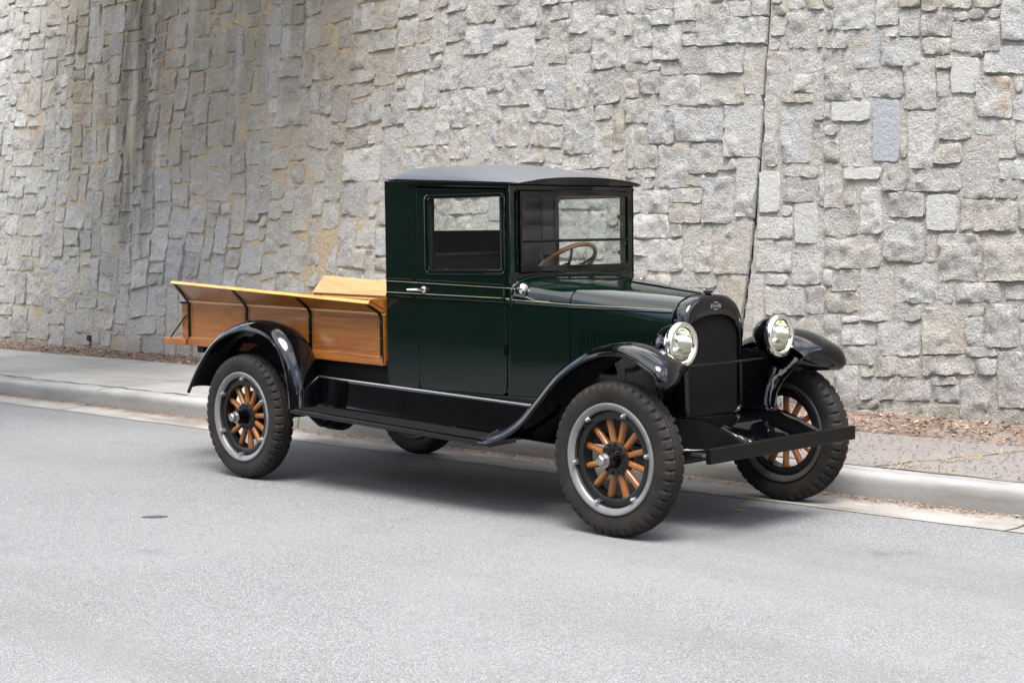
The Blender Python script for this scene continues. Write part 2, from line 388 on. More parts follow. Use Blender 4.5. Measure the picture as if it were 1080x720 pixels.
class MB:
    """collects geometry (world coordinates) and links it as one mesh object"""
    def __init__(s): s.v = []; s.f = []; s.fs = []
    def add(s, verts, faces, smooth=True):
        k = len(s.v); s.v += [tuple(p) for p in verts]
        s.f += [tuple(i+k for i in f) for f in faces]; s.fs += [smooth]*len(faces); return s
    def hexa(s, p):      # 8 points: bottom loop 0-3, top loop 4-7
        return s.add(p, [(0, 3, 2, 1), (4, 5, 6, 7), (0, 1, 5, 4), (1, 2, 6, 5), (2, 3, 7, 6), (3, 0, 4, 7)])
    def box(s, a, b):
        x0, y0, z0 = a; x1, y1, z1 = b
        return s.hexa([(x0, y0, z0), (x1, y0, z0), (x1, y1, z0), (x0, y1, z0), (x0, y0, z1), (x1, y0, z1), (x1, y1, z1), (x0, y1, z1)])
    def loft(s, rings, closed=True, cap=True, loop=False):
        n = len(rings[0]); V = [p for r in rings for p in r]; F = []
        m = len(rings)
        for i in range(m if loop else m-1):
            i2 = (i+1) % m
            for j in range(n if closed else n-1):
                j2 = (j+1) % n
                F.append((i*n+j, i*n+j2, i2*n+j2, i2*n+j))
        if cap and closed and not loop:
            F.append(tuple(range(n))[::-1]); F.append(tuple(range((m-1)*n, m*n)))
        return s.add(V, F)
    def tube(s, path, r, n=10, cap=True, loop=False):
        P = [Vector(p) for p in path]; rings = []
        m = len(P); up = None
        for i, p in enumerate(P):
            if loop: t = P[(i+1) % m]-P[i-1]
            else: t = P[min(i+1, m-1)]-P[max(i-1, 0)]
            t.normalize()
            if up is None:
                up = Vector((0, 0, 1)) if abs(t.z) < .9 else Vector((1, 0, 0))
            a = t.cross(up).normalized(); b = a.cross(t).normalized(); up = b
            rr = r[i] if isinstance(r, (list, tuple)) else r
            rings.append([p+a*rr*cos(2*pi*k/n)+b*rr*sin(2*pi*k/n) for k in range(n)])
        return s.loft(rings, True, cap, loop)
    def strap(s, path, wdir, w, t):
        """flat bar along a path, wide along wdir"""
        P = [Vector(p) for p in path]; wd = Vector(wdir).normalized(); rings = []
        for i, p in enumerate(P):
            tg = (P[min(i+1, len(P)-1)]-P[max(i-1, 0)]).normalized(); nn = tg.cross(wd).normalized()
            rings.append([p-wd*w/2-nn*t/2, p+wd*w/2-nn*t/2, p+wd*w/2+nn*t/2, p-wd*w/2+nn*t/2])
        return s.loft(rings)
    def lathe(s, prof, c, ax, n=48, closedprof=False, mod=None):
        """profile of (along, radius) round axis ax through c"""
        ax = Vector(ax).normalized(); u = ax.orthogonal().normalized()
        if abs(ax.y) > .9: u = Vector((0, 0, 1))
        if abs(ax.x) > .9: u = Vector((0, 0, 1))
        v = ax.cross(u); c = Vector(c); rings = []
        for k in range(n):
            a = 2*pi*k/n; d = u*cos(a)+v*sin(a)
            rings.append([c+ax*(h)+d*(mod(h, r, k) if mod else r) for h, r in prof])
        return s.loft(rings, closedprof, False, True)
    def plate(s, outer, holes, d0, d1, f):
        """flat sheet with holes: 2-D loops, mapped by f(a, b, depth)"""
        loops = [outer]+holes
        tri = tessellate_polygon([[Vector((a, b, 0)) for a, b in l] for l in loops])
        flat = [p for l in loops for p in l]; n = len(flat)
        V = [f(a, b, d0) for a, b in flat]+[f(a, b, d1) for a, b in flat]
        F = [tuple(t) for t in tri]+[tuple(i+n for i in reversed(t)) for t in tri]
        k = 0
        for l in loops:
            q = len(l)
            for i in range(q):
                j = (i+1) % q
                F.append((k+i, k+j, k+j+n, k+i+n))
            k += q
        return s.add(V, F)
    def build(s, name, mat, parent=None, bevel=0, seg=2, sharp=35, solid=0, sub=0, loc=None, link=True):
        me = bpy.data.meshes.new(name)
        L0 = Vector(loc) if loc is not None else Vector((0, 0, 0))
        me.from_pydata([(p[0]-L0.x, p[1]-L0.y, p[2]-L0.z) for p in s.v], [], s.f)
        bm = bmesh.new(); bm.from_mesh(me)
        bmesh.ops.remove_doubles(bm, verts=bm.verts, dist=1e-5)
        bmesh.ops.recalc_face_normals(bm, faces=bm.faces)
        bm.to_mesh(me); bm.free()
        for p in me.polygons: p.use_smooth = True
        me.set_sharp_from_angle(angle=radians(sharp))
        me.materials.append(mat)
        o = bpy.data.objects.new(name, me)
        o.location = L0
        COL.objects.link(o)
        if parent is not None: attach(o, parent)
        if solid:
            md = o.modifiers.new('solid', 'SOLIDIFY'); md.thickness = solid; md.offset = 0
            es = o.modifiers.new('split', 'EDGE_SPLIT'); es.split_angle = radians(max(sharp, 35))
        if sub:
            md = o.modifiers.new('sub', 'SUBSURF'); md.levels = sub; md.render_levels = sub
        if bevel:
            md = o.modifiers.new('bevel', 'BEVEL'); md.width = bevel; md.segments = seg; md.limit_method = 'ANGLE'; md.angle_limit = radians(sharp)
            md.harden_normals = True
        return o
WORLD = {}
def attach(o, parent):
    base = WORLD.get(parent.name, Vector(parent.location))
    WORLD[o.name] = Vector(o.location)
    o.location = Vector(o.location)-base
    o.parent = parent
def empty(name, loc, label, cat, group=None):
    o = bpy.data.objects.new(name, None); COL.objects.link(o); o.location = loc
    o.empty_display_size = .2
    WORLD[o.name] = Vector(loc)
    return set_props(o, label, cat, group)
def lerp(a, b, t): return a+(b-a)*t
def catmull(P, n):
    P = [Vector(p) for p in P]; Q = [P[0]*2-P[1]]+P+[P[-1]*2-P[-2]]
    out = []; m = len(P)-1
    for i in range(n):
        u = i/(n-1)*m; k = min(int(u), m-1); t = u-k
        a, b, c, d = Q[k:k+4]
        out.append(.5*((2*b)+(c-a)*t+(2*a-5*b+4*c-d)*t*t+(3*b-a-3*c+d)*t**3))
    return out
def rrect(x0, z0, x1, z1, r, n=5):
    pts = []
    for cx, cz, a0 in ((x1-r, z1-r, 0), (x0+r, z1-r, 90), (x0+r, z0+r, 180), (x1-r, z0+r, 270)):
        for k in range(n+1):
            a = radians(a0+90*k/n); pts.append((cx+r*cos(a), cz+r*sin(a)))
    return pts
# ------------------------------------------------------------------ ground
def strip(name, prof, mat, x0, x1, nx, kind='structure', noise_amp=0, yfun=None, sharp=40):
    """a long ribbon along x; prof = list of (y, z)"""
    b = MB(); rings = []
    for i in range(nx+1):
        x = lerp(x0, x1, i/nx)
        rings.append([(x, (yfun(x, j, y) if yfun else y), z+(noise_amp*math.sin(x*2.1+j)*.5 if noise_amp else 0)) for j, (y, z) in enumerate(prof)])
    b.loft(rings, False, False)
    o = b.build(name, mat, sharp=sharp)
    return set_props(o, kind=kind)

g = MB(); g.add([(-400, -400, -.03), (400, -400, -.03), (400, 400, -.03), (-400, 400, -.03)], [(0, 1, 2, 3)])
M['earth'] = concrete_mat('bare_earth', (.10, .10, .06), (.16, .14, .09), (.06, .07, .03), .6)
set_props(g.build('ground', M['earth']), kind='structure')
strip('road', [(-10.2, 0), (-4, 0.0), (0.655, 0.0)], M['asphalt'], -120, 60, 60)
def gy(x, j, y):
    return y + (.012*sin(x*1.3)+.008*sin(x*4.1+1) if j == 0 else 0)
strip('gutter', [(.62, .004), (.80, .006), (1.012, .022)], M['gutter'], -120, 60, 400, yfun=gy)
kp = [(1.0, -.02), (1.006, .03), (1.018, .09), (1.028, .125), (1.045, .147), (1.075, .158), (1.13, .161), (1.205, .162)]
strip('kerb', kp, M['kerb'], -120, 60, 300, yfun=lambda x, j, y: y+.004*sin(x*.9)+.003*sin(x*3.7+j))
def wy(x, j, y):
    return y if j < 2 else (2.40-.062*x if x < .6 else 2.37)
def back(x): return max(2.36, min(2.97, 2.375-.068*(x+.6)))
strip('sidewalk', [(1.195, .158), (1.22, .166), (3, .2)], M['walk'], -120, 60, 300, yfun=lambda x, j, y: y if j < 2 else back(x)+.015*sin(x*2.3)+.02*sin(x*.7))
strip('soil_strip', [(2.3, .185), (2.5, .21), (2.8, .245), (5.0, .27)], M['soil'], -120, 60, 300,
      yfun=lambda x, j, y: back(x)-.03 if j == 0 else (lerp(back(x), 3.02-.026*(x+1), (.3, .9)[j-1]) if j < 3 else y+3), noise_amp=.02)
# tooled joints and cracks in pavement and kerb
M['joint'] = pbr('joint_dirt', (.06, .052, .045), .9)
jm = MB()
for x in [-14.2, -12.1, -10.0, -7.9, -5.8, -3.7, -1.6, 2.6]:
    pts = [(x+.01*sin(9*t+x), lerp(1.21, back(x)-.01, t), lerp(.1685, .2035, t)) for t in [i/10 for i in range(11)]]
    for p, q in zip(pts, pts[1:]):
        jm.add([(p[0]-.006, p[1], p[2]), (p[0]+.006, p[1], p[2]), (q[0]+.006, q[1], q[2]), (q[0]-.006, q[1], q[2])], [(0, 1, 2, 3)])
for x in [-11.05, -7.95, -4.9, -1.65, 1.42]:
    jm.strap([(x, y-.0015, z+.0015) for y, z in kp[1:]], (1, 0, 0), .008, .002)
    jm.strap([(x+.02*sin(k), lerp(.64, 1.0, k/5), lerp(.006, .0235, k/5)) for k in range(6)], (1, 0, 0), .008, .002)
# a wandering crack along the back of the kerb
pts = [Vector((-10.2+i*.12, 1.212+.012*sin(i*1.7)+.01*sin(i*.45), .1695)) for i in range(30)]
for p, q in zip(pts, pts[1:]):
    wd = .004+.006*abs(sin(p.x*3))
    jm.add([(p.x, p.y-wd, p.z), (q.x, q.y-wd, q.z), (q.x, q.y+wd, q.z), (p.x, p.y+wd, p.z)], [(0, 1, 2, 3)])
pts = [Vector((-1.0+i*.12, 1.212+.006*sin(i*1.7), .1695)) for i in range(26)]
for p, q in zip(pts, pts[1:]):
    wd = .003+.004*abs(sin(p.x*3))
    jm.add([(p.x, p.y-wd, p.z), (q.x, q.y-wd, q.z), (q.x, q.y+wd, q.z), (p.x, p.y+wd, p.z)], [(0, 1, 2, 3)])
# diagonal crack across the pavement by the dead weeds
for i in range(24):
    t = i/24; t2 = (i+1)/24
    def cp(t): return Vector((lerp(.28, .82, t)+.018*sin(t*23), lerp(1.22, 2.36, t)+.02*sin(t*31), .1685+.034*t+.0015))
    p, q = cp(t), cp(t2)
    jm.add([(p.x-.007, p.y, p.z), (p.x+.007, p.y, p.z), (q.x+.007, q.y, q.z), (q.x-.007, q.y, q.z)], [(0, 1, 2, 3)])
set_props(jm.build('pavement_joints', M['joint']), kind='structure')

# ------------------------------------------------------------------ stone retaining wall
KB = .11
EV = np.array([0, KB, 1])/sqrt(1+KB*KB); ES = np.array([1, -.026, 0])/sqrt(1+.026**2)
NN = np.cross(ES, EV); NN = NN if NN[1] < 0 else -NN
OO = np.array([0, 3.02-.026-.05*KB, .2])
class Noise2:
    """cheap value noise on numpy arrays"""
    def __init__(s, seed): s.t = np.random.default_rng(seed).random((256, 256))
    def __call__(s, x, y):
        xi = np.floor(x).astype(int); yi = np.floor(y).astype(int); fx = x-xi; fy = y-yi
        fx = fx*fx*(3-2*fx); fy = fy*fy*(3-2*fy)
        g = lambda i, j: s.t[i % 256, j % 256]
        return (g(xi, yi)*(1-fx)+g(xi+1, yi)*fx)*(1-fy)+(g(xi, yi+1)*(1-fx)+g(xi+1, yi+1)*fx)*fy-.5
NZ = Noise2(3); NZ2 = Noise2(8)
TR=[[-3497,3177,-3291,3155,-3308,3362,-3515,3386,0],
[-3284,3184,-2970,3151,-2984,3324,-3298,3361,0],
[-2947,3059,-2696,3033,-2717,3292,-2968,3322,0],
[-3192,3046,-2983,3025,-2993,3153,-3203,3176,0],
[-3480,2983,-3387,2974,-3402,3147,-3495,3157,0],
[-3370,2884,-3177,2866,-3199,3130,-3392,3150,0],
[-3162,2759,-2862,2734,-2885,3015,-3186,3045,0],
[-2861,2961,-2711,2946,-2718,3027,-2868,3043,0],
[-2856,2852,-2708,2838,-2716,2932,-2864,2946,0],
[-2702,2835,-2390,2806,-2415,3134,-2729,3169,0],
[-2394,3030,-2194,3009,-2204,3135,-2404,3157,0],
[-2172,3021,-2003,3003,-2019,3210,-2188,3230,0],
[-2409,2825,-2000,2787,-2016,2991,-2426,3034,0],
[-3424,2756,-3176,2735,-3186,2861,-3435,2884,0],
[-3282,2683,-3071,2666,-3077,2734,-3288,2752,0],
[-3058,2627,-2881,2613,-2891,2726,-3067,2741,0],
[-3456,2693,-3292,2679,-3296,2734,-3461,2748,0],
[-2863,2624,-2548,2599,-2565,2810,-2881,2839,0],
[-2577,2604,-2218,2575,-2234,2784,-2594,2817,0],
[-2190,2409,-2000,2395,-2028,2765,-2219,2783,0],
[-3437,2466,-3289,2456,-3307,2675,-3455,2687,0],
[-3275,2485,-3051,2470,-3067,2658,-3291,2676,0],
[-3051,2380,-2641,2353,-2660,2589,-3071,2621,0],
[-2632,2359,-2190,2330,-2207,2557,-2651,2592,0],
[-3419,2259,-3155,2243,-3171,2440,-3436,2459,0],
[-3141,2074,-2869,2061,-2891,2329,-3164,2346,0],
[-2857,2078,-2376,2054,-2397,2315,-2879,2346,0],
[-2348,1937,-1999,1922,-2029,2312,-2380,2336,0],
[-1974,3085,-1896,3076,-1905,3197,-1984,3206,0],
[-1968,3000,-1846,2987,-1851,3057,-1973,3071,0],
[-1964,2840,-1834,2827,-1845,2977,-1976,2991,0],
[-1982,2733,-1891,2725,-1899,2822,-1990,2831,0],
[-1801,2730,-1558,2708,-1578,2976,-1821,3002,0],
[-1965,2393,-1740,2377,-1764,2692,-1989,2712,0],
[-1694,2547,-1484,2530,-1495,2675,-1705,2694,0],
[-1712,2389,-1505,2374,-1516,2516,-1723,2533,0],
[-1812,2319,-1541,2301,-1546,2363,-1817,2382,0],
[-1958,1850,-1845,1846,-1885,2373,-1999,2381,0],
[-1795,1865,-1541,1854,-1573,2282,-1828,2299,0],
[-1652,3008,-1501,2992,-1513,3151,-1664,3169,0],
[-1531,2837,-1490,2832,-1500,2971,-1542,2975,0],
[-1555,2708,-1480,2701,-1488,2805,-1563,2812,0],
[-1814,3025,-1669,3010,-1681,3171,-1827,3188,0],
[-1514,2162,-1440,2158,-1449,2281,-1524,2286,0],
[-1530,2039,-1431,2034,-1439,2144,-1538,2150,0],
[-1494,3004,-1408,2995,-1419,3140,-1505,3150,0],
[-1481,2829,-1402,2821,-1413,2975,-1493,2984,0],
[-1391,2830,-1046,2795,-1068,3098,-1414,3139,0],
[-1025,2827,-839,2808,-858,3074,-1044,3096,0],
[-833,2932,-674,2915,-683,3053,-843,3072,0],
[-826,2727,-667,2712,-681,2909,-840,2926,0],
[-657,2891,-538,2878,-549,3037,-668,3051,0],
[-644,2710,-412,2687,-422,2843,-655,2867,0],
[-638,2582,-412,2561,-420,2682,-647,2703,0],
[-502,2890,-264,2864,-273,3005,-512,3033,0],
[-257,2876,-47,2853,-55,2979,-266,3004,0],
[-402,2799,-287,2787,-290,2841,-406,2854,0],
[-273,2795,-160,2783,-164,2843,-277,2855,0],
[-149,2795,-46,2784,-50,2841,-153,2852,0],
[-402,2584,-27,2550,-40,2754,-416,2793,0],
[-18,2624,180,2606,157,2954,-41,2978,0],
[-1471,2694,-1409,2688,-1417,2798,-1479,2804,0],
[-1398,2694,-1259,2681,-1267,2790,-1406,2804,0],
[-1224,2525,-971,2505,-993,2810,-1247,2835,2],
[-964,2734,-848,2723,-854,2799,-970,2810,0],
[-962,2530,-652,2505,-666,2705,-977,2735,0],
[-255,2532,-156,2524,-160,2581,-259,2590,0],
[-135,2408,194,2382,182,2568,-147,2599,0],
[-1443,2308,-1223,2293,-1249,2646,-1469,2666,0],
[-1213,2313,-1113,2306,-1126,2488,-1227,2496,0],
[-1098,2311,-777,2289,-791,2487,-1112,2513,0],
[-759,2203,-505,2186,-530,2550,-785,2572,0],
[-510,2467,-386,2457,-392,2551,-516,2562,0],
[-499,2270,-403,2263,-416,2450,-512,2458,0],
[-393,2288,-168,2272,-185,2526,-411,2546,3],
[-184,2103,90,2086,71,2373,-204,2395,2],
[95,2260,152,2256,144,2368,87,2372,0],
[96,2073,215,2066,204,2240,85,2248,0],
[-1369,2153,-1030,2133,-1041,2281,-1380,2304,3],
[-993,1839,-766,1830,-797,2277,-1026,2293,4],
[-1433,2171,-1383,2168,-1393,2298,-1442,2301,0],
[-1269,1816,-1010,1806,-1032,2114,-1291,2129,0],
[-1424,2054,-1310,2048,-1315,2123,-1430,2130,0],
[-1409,1856,-1287,1851,-1299,2014,-1421,2020,0],
[-757,1855,-710,1853,-721,2011,-768,2013,0],
[-699,1781,-484,1773,-512,2174,-728,2188,0],
[-454,1971,-203,1958,-222,2251,-474,2268,0],
[-184,1989,-26,1981,-33,2081,-190,2090,0],
[-2,1823,130,1818,114,2072,-19,2080,0],
[142,1842,230,1838,216,2048,129,2053,0],
[-3387,1883,-3295,1880,-3323,2208,-3415,2213,0],
[-3278,2076,-3165,2071,-3177,2214,-3290,2221,0],
[-3289,1880,-3041,1870,-3056,2055,-3305,2067,0],
[-3012,1712,-2698,1703,-2726,2049,-3041,2065,0],
[-2702,1821,-2412,1810,-2430,2039,-2721,2053,0],
[-2432,1833,-2234,1825,-2242,1918,-2439,1927,0],
[-3381,1807,-3188,1800,-3193,1861,-3386,1868,0],
[-3172,1804,-3059,1800,-3064,1867,-3178,1871,0],
[-3186,1710,-3061,1706,-3068,1792,-3194,1796,0],
[-2722,1718,-2533,1713,-2540,1800,-2730,1807,0],
[-3183,1506,-2887,1501,-2902,1687,-3199,1695,0],
[-2885,1590,-2551,1582,-2560,1692,-2894,1701,0],
[-2881,1427,-2548,1422,-2560,1575,-2894,1583,0],
[-2529,1422,-2235,1418,-2263,1769,-2557,1779,0],
[-2203,1467,-1993,1464,-2027,1909,-2238,1918,0],
[-3274,1508,-3194,1506,-3211,1718,-3292,1720,0],
[-3227,1311,-2877,1308,-2892,1494,-3243,1500,0],
[-2852,1311,-2731,1310,-2739,1410,-2861,1412,0],
[-3249,1160,-3089,1160,-3099,1287,-3260,1288,0],
[-3074,1033,-2715,1036,-2735,1292,-3096,1295,0],
[-2701,1036,-2415,1038,-2444,1406,-2732,1410,0],
[-2377,1024,-2000,1027,-2030,1422,-2409,1427,0],
[-1988,1492,-1792,1488,-1816,1803,-2013,1810,1],
[-1787,1760,-1467,1749,-1472,1817,-1792,1830,0],
[-1773,1571,-1478,1564,-1490,1729,-1785,1739,0],
[-1773,1460,-1671,1458,-1677,1548,-1780,1551,1],
[-1638,1251,-1422,1250,-1445,1560,-1662,1565,1],
[-1990,1295,-1658,1292,-1670,1451,-2003,1457,0],
[-1983,1041,-1648,1044,-1665,1272,-2001,1274,0],
[-1632,947,-1367,951,-1386,1202,-1651,1202,0],
[-1434,1529,-1393,1528,-1416,1829,-1457,1830,0],
[-1384,1515,-1230,1512,-1254,1843,-1409,1849,0],
[-1224,1713,-906,1703,-913,1803,-1232,1815,3],
[-886,1630,-703,1625,-717,1821,-900,1828,0],
[-673,1617,-271,1606,-282,1765,-684,1781,0],
[-479,1805,-274,1797,-283,1937,-489,1947,0],
[-249,1561,-16,1555,-41,1938,-276,1949,0],
[24,1679,240,1672,232,1801,15,1810,0],
[5,1549,162,1545,155,1656,-2,1661,0],
[-1208,1531,-1112,1529,-1119,1630,-1215,1632,0],
[-1058,1321,-887,1320,-910,1650,-1082,1655,0],
[-1369,1311,-1080,1308,-1094,1495,-1383,1501,0],
[-826,1438,-541,1433,-553,1608,-839,1615,0],
[-512,1336,-271,1333,-288,1594,-531,1600,1],
[-245,1333,169,1329,155,1539,-260,1549,0],
[182,1341,262,1340,250,1530,169,1532,0],
[-1352,1073,-877,1076,-892,1280,-1367,1283,0],
[-849,1116,-526,1117,-547,1407,-870,1412,0],
[-505,1123,-417,1124,-431,1316,-518,1317,0],
[-379,990,-82,993,-103,1313,-402,1315,0],
[-40,994,284,997,265,1297,-61,1300,0],
[-3074,918,-2811,921,-2818,1013,-3082,1010,0],
[-2786,902,-2349,909,-2357,1009,-2794,1005,0],
[-2317,730,-2217,733,-2238,1001,-2338,1000,0],
[-2199,619,-2016,625,-2045,1003,-2229,1001,0],
[-1973,612,-1880,615,-1911,1014,-2004,1013,0],
[-1871,713,-1506,723,-1522,935,-1887,930,0],
[-1483,738,-1319,742,-1333,938,-1497,935,0],
[-1880,944,-1674,947,-1680,1023,-1886,1021,0],
[-1857,532,-1493,546,-1505,710,-1870,700,0],
[-1266,905,-1051,908,-1063,1068,-1278,1067,0],
[-1341,931,-1279,932,-1289,1067,-1351,1066,0],
[-1311,749,-1040,756,-1051,895,-1322,891,0],
[-1013,697,-751,704,-778,1077,-1040,1075,0],
[-730,829,-400,836,-419,1104,-749,1103,0],
[-390,836,-268,839,-277,965,-399,964,0],
[-255,845,86,853,77,983,-264,978,0],
[119,866,293,869,286,973,112,971,0],
[-744,705,-513,711,-521,827,-752,822,0],
[-482,481,-166,495,-188,815,-505,808,0],
[-164,753,-31,757,-36,819,-168,816,0],
[-157,552,-32,557,-44,744,-170,740,0],
[-4,546,233,555,215,837,-23,832,0],
[235,733,301,735,294,845,228,843,0],
[247,550,313,553,302,723,236,721,0],
[-1301,391,-1173,397,-1197,732,-1326,728,0],
[-1150,519,-876,530,-887,674,-1160,666,0],
[-1139,372,-874,385,-883,516,-1149,505,0],
[-863,451,-503,467,-519,696,-880,685,0],
[-852,301,-493,320,-503,455,-862,438,0],
[-472,334,-74,355,-83,486,-481,468,0],
[-53,356,95,364,87,475,-61,468,0],
[-159,479,110,491,106,550,-163,539,0],
[119,150,338,164,315,528,94,519,0],
[-991,293,-875,299,-880,358,-996,353,0],
[-1178,35,-989,48,-1013,372,-1202,362,0],
[-987,128,-697,147,-707,295,-998,280,0],
[-689,141,-402,159,-412,305,-699,289,0],
[-387,268,-209,279,-213,335,-391,326,0],
[-379,148,-180,161,-188,274,-387,262,0],
[-156,18,58,34,38,336,-177,325,0],
[-1161,679,-1020,683,-1023,730,-1165,726,0],
[-991,68,-806,81,-811,146,-995,134,0],
[-786,10,-502,31,-510,133,-793,114,0],
[-478,0,-164,24,-172,149,-487,128,0],
[74,-2,348,19,340,146,66,127,0],
[-971,16,-818,27,-820,67,-974,56,0]]
JOINT = [(-2.105, -.2), (-2.098, .5), (-2.04, 1.2), (-2.008, 2.05), (-2.012, 3.1), (-2.0, 5.4)]
def joint_s(t):
    return float(np.interp(t, [p[1] for p in JOINT], [p[0] for p in JOINT]))
def fill_stones(s0, s1, t0, t1, unit, blocked, seed):
    rng = np.random.default_rng(seed)
    nx = int(round((s1-s0)/unit)); ny = int(round((t1-t0)/unit))
    occ = np.zeros((nx, ny), bool)
    for i in range(nx):
        for j in range(ny):
            if blocked(s0+(i+.5)*unit, t0+(j+.5)*unit): occ[i, j] = True
    out = []
    for j in range(ny):
        i = 0
        while i < nx:
            if occ[i, j]: i += 1; continue
            run = 0
            while i+run < nx and not occ[i+run, j] and run < 12: run += 1
            w = min(run, int(rng.choice([2, 3, 4, 5, 6, 7, 8], p=[.03, .07, .19, .26, .23, .14, .08])))
            if 0 < run-w <= 1: w = run if run <= 6 else w-1
            hmax = 0
            while j+hmax < ny and hmax < 12 and not occ[i:i+w, j+hmax].any(): hmax += 1
            h = int(rng.choice([2, 3, 4, 5, 6, 7, 8], p=[.11, .17, .23, .22, .16, .08, .03]))
            if w >= 6: h = min(h, 5)
            if w <= 2: h = min(h, 6)
            h = min(h, hmax)
            if 0 < hmax-h <= 1 and hmax < 12: h = hmax
            occ[i:i+w, j:j+h] = True
            out.append((s0+i*unit, t0+j*unit, s0+(i+w)*unit, t0+(j+h)*unit))
            i += w
    return out
def in_quad(q, s, t):
    x = [q[0], q[2], q[4], q[6]]; y = [q[1], q[3], q[5], q[7]]; ins = False
    for i in range(4):
        j = i-1
        if (y[i] > t) != (y[j] > t) and s < (x[j]-x[i])*(t-y[i])/(y[j]-y[i]+1e-12)+x[i]: ins = not ins
    return ins
quads = []           # (8 numbers, kind, inset)
TQ = [[v/1000 for v in q[:8]]+[q[8]] for q in TR]
for q in TQ: quads.append((q[:8], q[8], -.009 if q[8] == 0 else -.003))
def blocked(s, t):
    if abs(s-joint_s(t)) < .035: return True
    if s > -3.75:
        for q in TQ:
            if min(q[0], q[6])-.1 < s < max(q[2], q[4])+.1 and any(in_quad(q, s+a, t+b) for a, b in ((0, 0), (.03, 0), (-.03, 0), (0, .03), (0, -.03))): return True
    return False
def warp(s, t):
    a = NZ(np.array(s*1.25+50), np.array(t*1.25+20)); b = NZ2(np.array(s*1.25+7), np.array(t*1.25+90))
    f = 1.0 if s < -3.8 else .35
    return float(s+a*.13*f), float(t+b*.13*f)
for (a0, a1, seed) in ((-17.5, 4.1, 5), (-40.0, -17.5, 9), (4.1, 16.0, 4)):
    for (x0, y0, x1, y1) in fill_stones(a0, a1, -.07, 5.25, .07, blocked, seed):
        if x0 > -3.9 and x1 < .4 and y0 < 3.3 and min(x1-x0, y1-y0) < .10: continue
        if -16 < x0 < -4.5 and x1-x0 < .18 and x1-x0 < (y1-y0)*.8: x1 += .045; x0 -= .045
        q = []
        for (s, t) in ((x0, y0), (x1, y0), (x1, y1), (x0, y1)): q += list(warp(s, t))
        quads.append((q, 0, (.001 if x0 > -4.5 else .004)))
WV, WF, WT, WS = [], [], [], []
cnt = 0
rg = np.random.default_rng(21)
for (q, kind, inset) in quads:
    c = np.array(q).reshape(4, 2)
    wid = np.linalg.norm(c[1]-c[0]); hei = np.linalg.norm(c[3]-c[0])
    if wid < .03 or hei < .03: continue
    cx = c[:, 0].mean()
    visible = -16.2 < cx < 1.2
    res = .021 if cx > -6 else .028
    if not visible: res = .09
    nx = max(4, int(wid/res)); ny = max(4, int(hei/res))
    # parameters crowd towards the edges
    def prm(n):
        u = np.linspace(0, 1, n-1); return np.concatenate([[0, .5/n], u[1:-1] if n > 3 else [.5], [1-.5/n, 1]])
    u = prm(nx); v = prm(ny); U_, V_ = np.meshgrid(u, v, indexing='ij')
    P = ((1-U_)*(1-V_))[..., None]*c[0]+(U_*(1-V_))[..., None]*c[1]+(U_*V_)[..., None]*c[2]+((1-U_)*V_)[..., None]*c[3]
    s, t = P[..., 0], P[..., 1]
    du = np.minimum(U_, 1-U_)*wid; dv = np.minimum(V_, 1-V_)*hei
    e = np.minimum(du, dv)
    off = rg.random(2)*200
    # ragged outline
    jx = NZ(s*17+off[0], t*17)*.014+NZ2(s*45, t*45+off[1])*.010
    jy = NZ2(s*17+off[1], t*17)*.014+NZ(s*45, t*45+off[0])*.010
    cc = c.mean(0)
    shrink_s = (wid-2*inset)/wid; shrink_t = (hei-2*inset)/hei
    # corner rounding: pull corners in
    corner = np.clip(1-np.sqrt(du**2+dv**2)/.04, 0, 1)*.007
    s = cc[0]+(s-cc[0])*shrink_s-np.sign(s-cc[0])*corner+jx
    t = cc[1]+(t-cc[1])*shrink_t-np.sign(t-cc[1])*corner+jy
    js_ = np.interp(t, [p[1] for p in JOINT], [p[0] for p in JOINT])
    s = np.minimum(s, js_-.010) if cx < joint_s(cc[1]) else np.maximum(s, js_+.010)
    smooth = kind in (1, 3, 4)
    tone = rg.random()
    b0 = .010+.010*rg.random()
    tx, ty = (rg.random(2)-.5)*.07
    d = b0+tx*(U_-.5)*wid+ty*(V_-.5)*hei-.0
    rough = .0 if smooth else 1.0
    d = d+rough*(NZ(s*5+off[0], t*5)*.024+NZ2(s*12+off[1], t*12)*.022+NZ(s*30, t*30+off[1])*.026+NZ2(s*62+3, t*62)*.013)
    if not smooth and rg.random() < .42:          # a split ledge across the face
        a = rg.random()*pi; ln = (U_-.5)*cos(a)+(V_-.5)*sin(a)+NZ(s*7+off[1], t*7)*.25-(rg.random()-.5)*.5
        d = d-(.012+.02*rg.random())*np.clip(ln*14, 0, 1)
    rnd = .009+.007*rg.random() if not smooth else .007
    f = np.clip(e/rnd, 0, 1); f = np.sqrt(1-(1-f)**2)
    d = np.maximum(d, .004)
    d = -.022+(d+.022)*f
    W = OO+s[..., None]*ES+t[..., None]*EV+d[..., None]*NN
    n1, n2 = W.shape[:2]
    idx = np.arange(n1*n2).reshape(n1, n2)+cnt
    F = np.stack([idx[:-1, :-1], idx[1:, :-1], idx[1:, 1:], idx[:-1, 1:]], -1).reshape(-1, 4)
    WV.append(W.reshape(-1, 3)); WF.append(F); cnt += n1*n2
    gk = {0: 0.0, 1: .55, 2: .3, 3: .5, 4: .8}[kind]
    WT.append(np.tile(np.array([tone, gk, 0, 1.0]), (n1*n2, 1)))
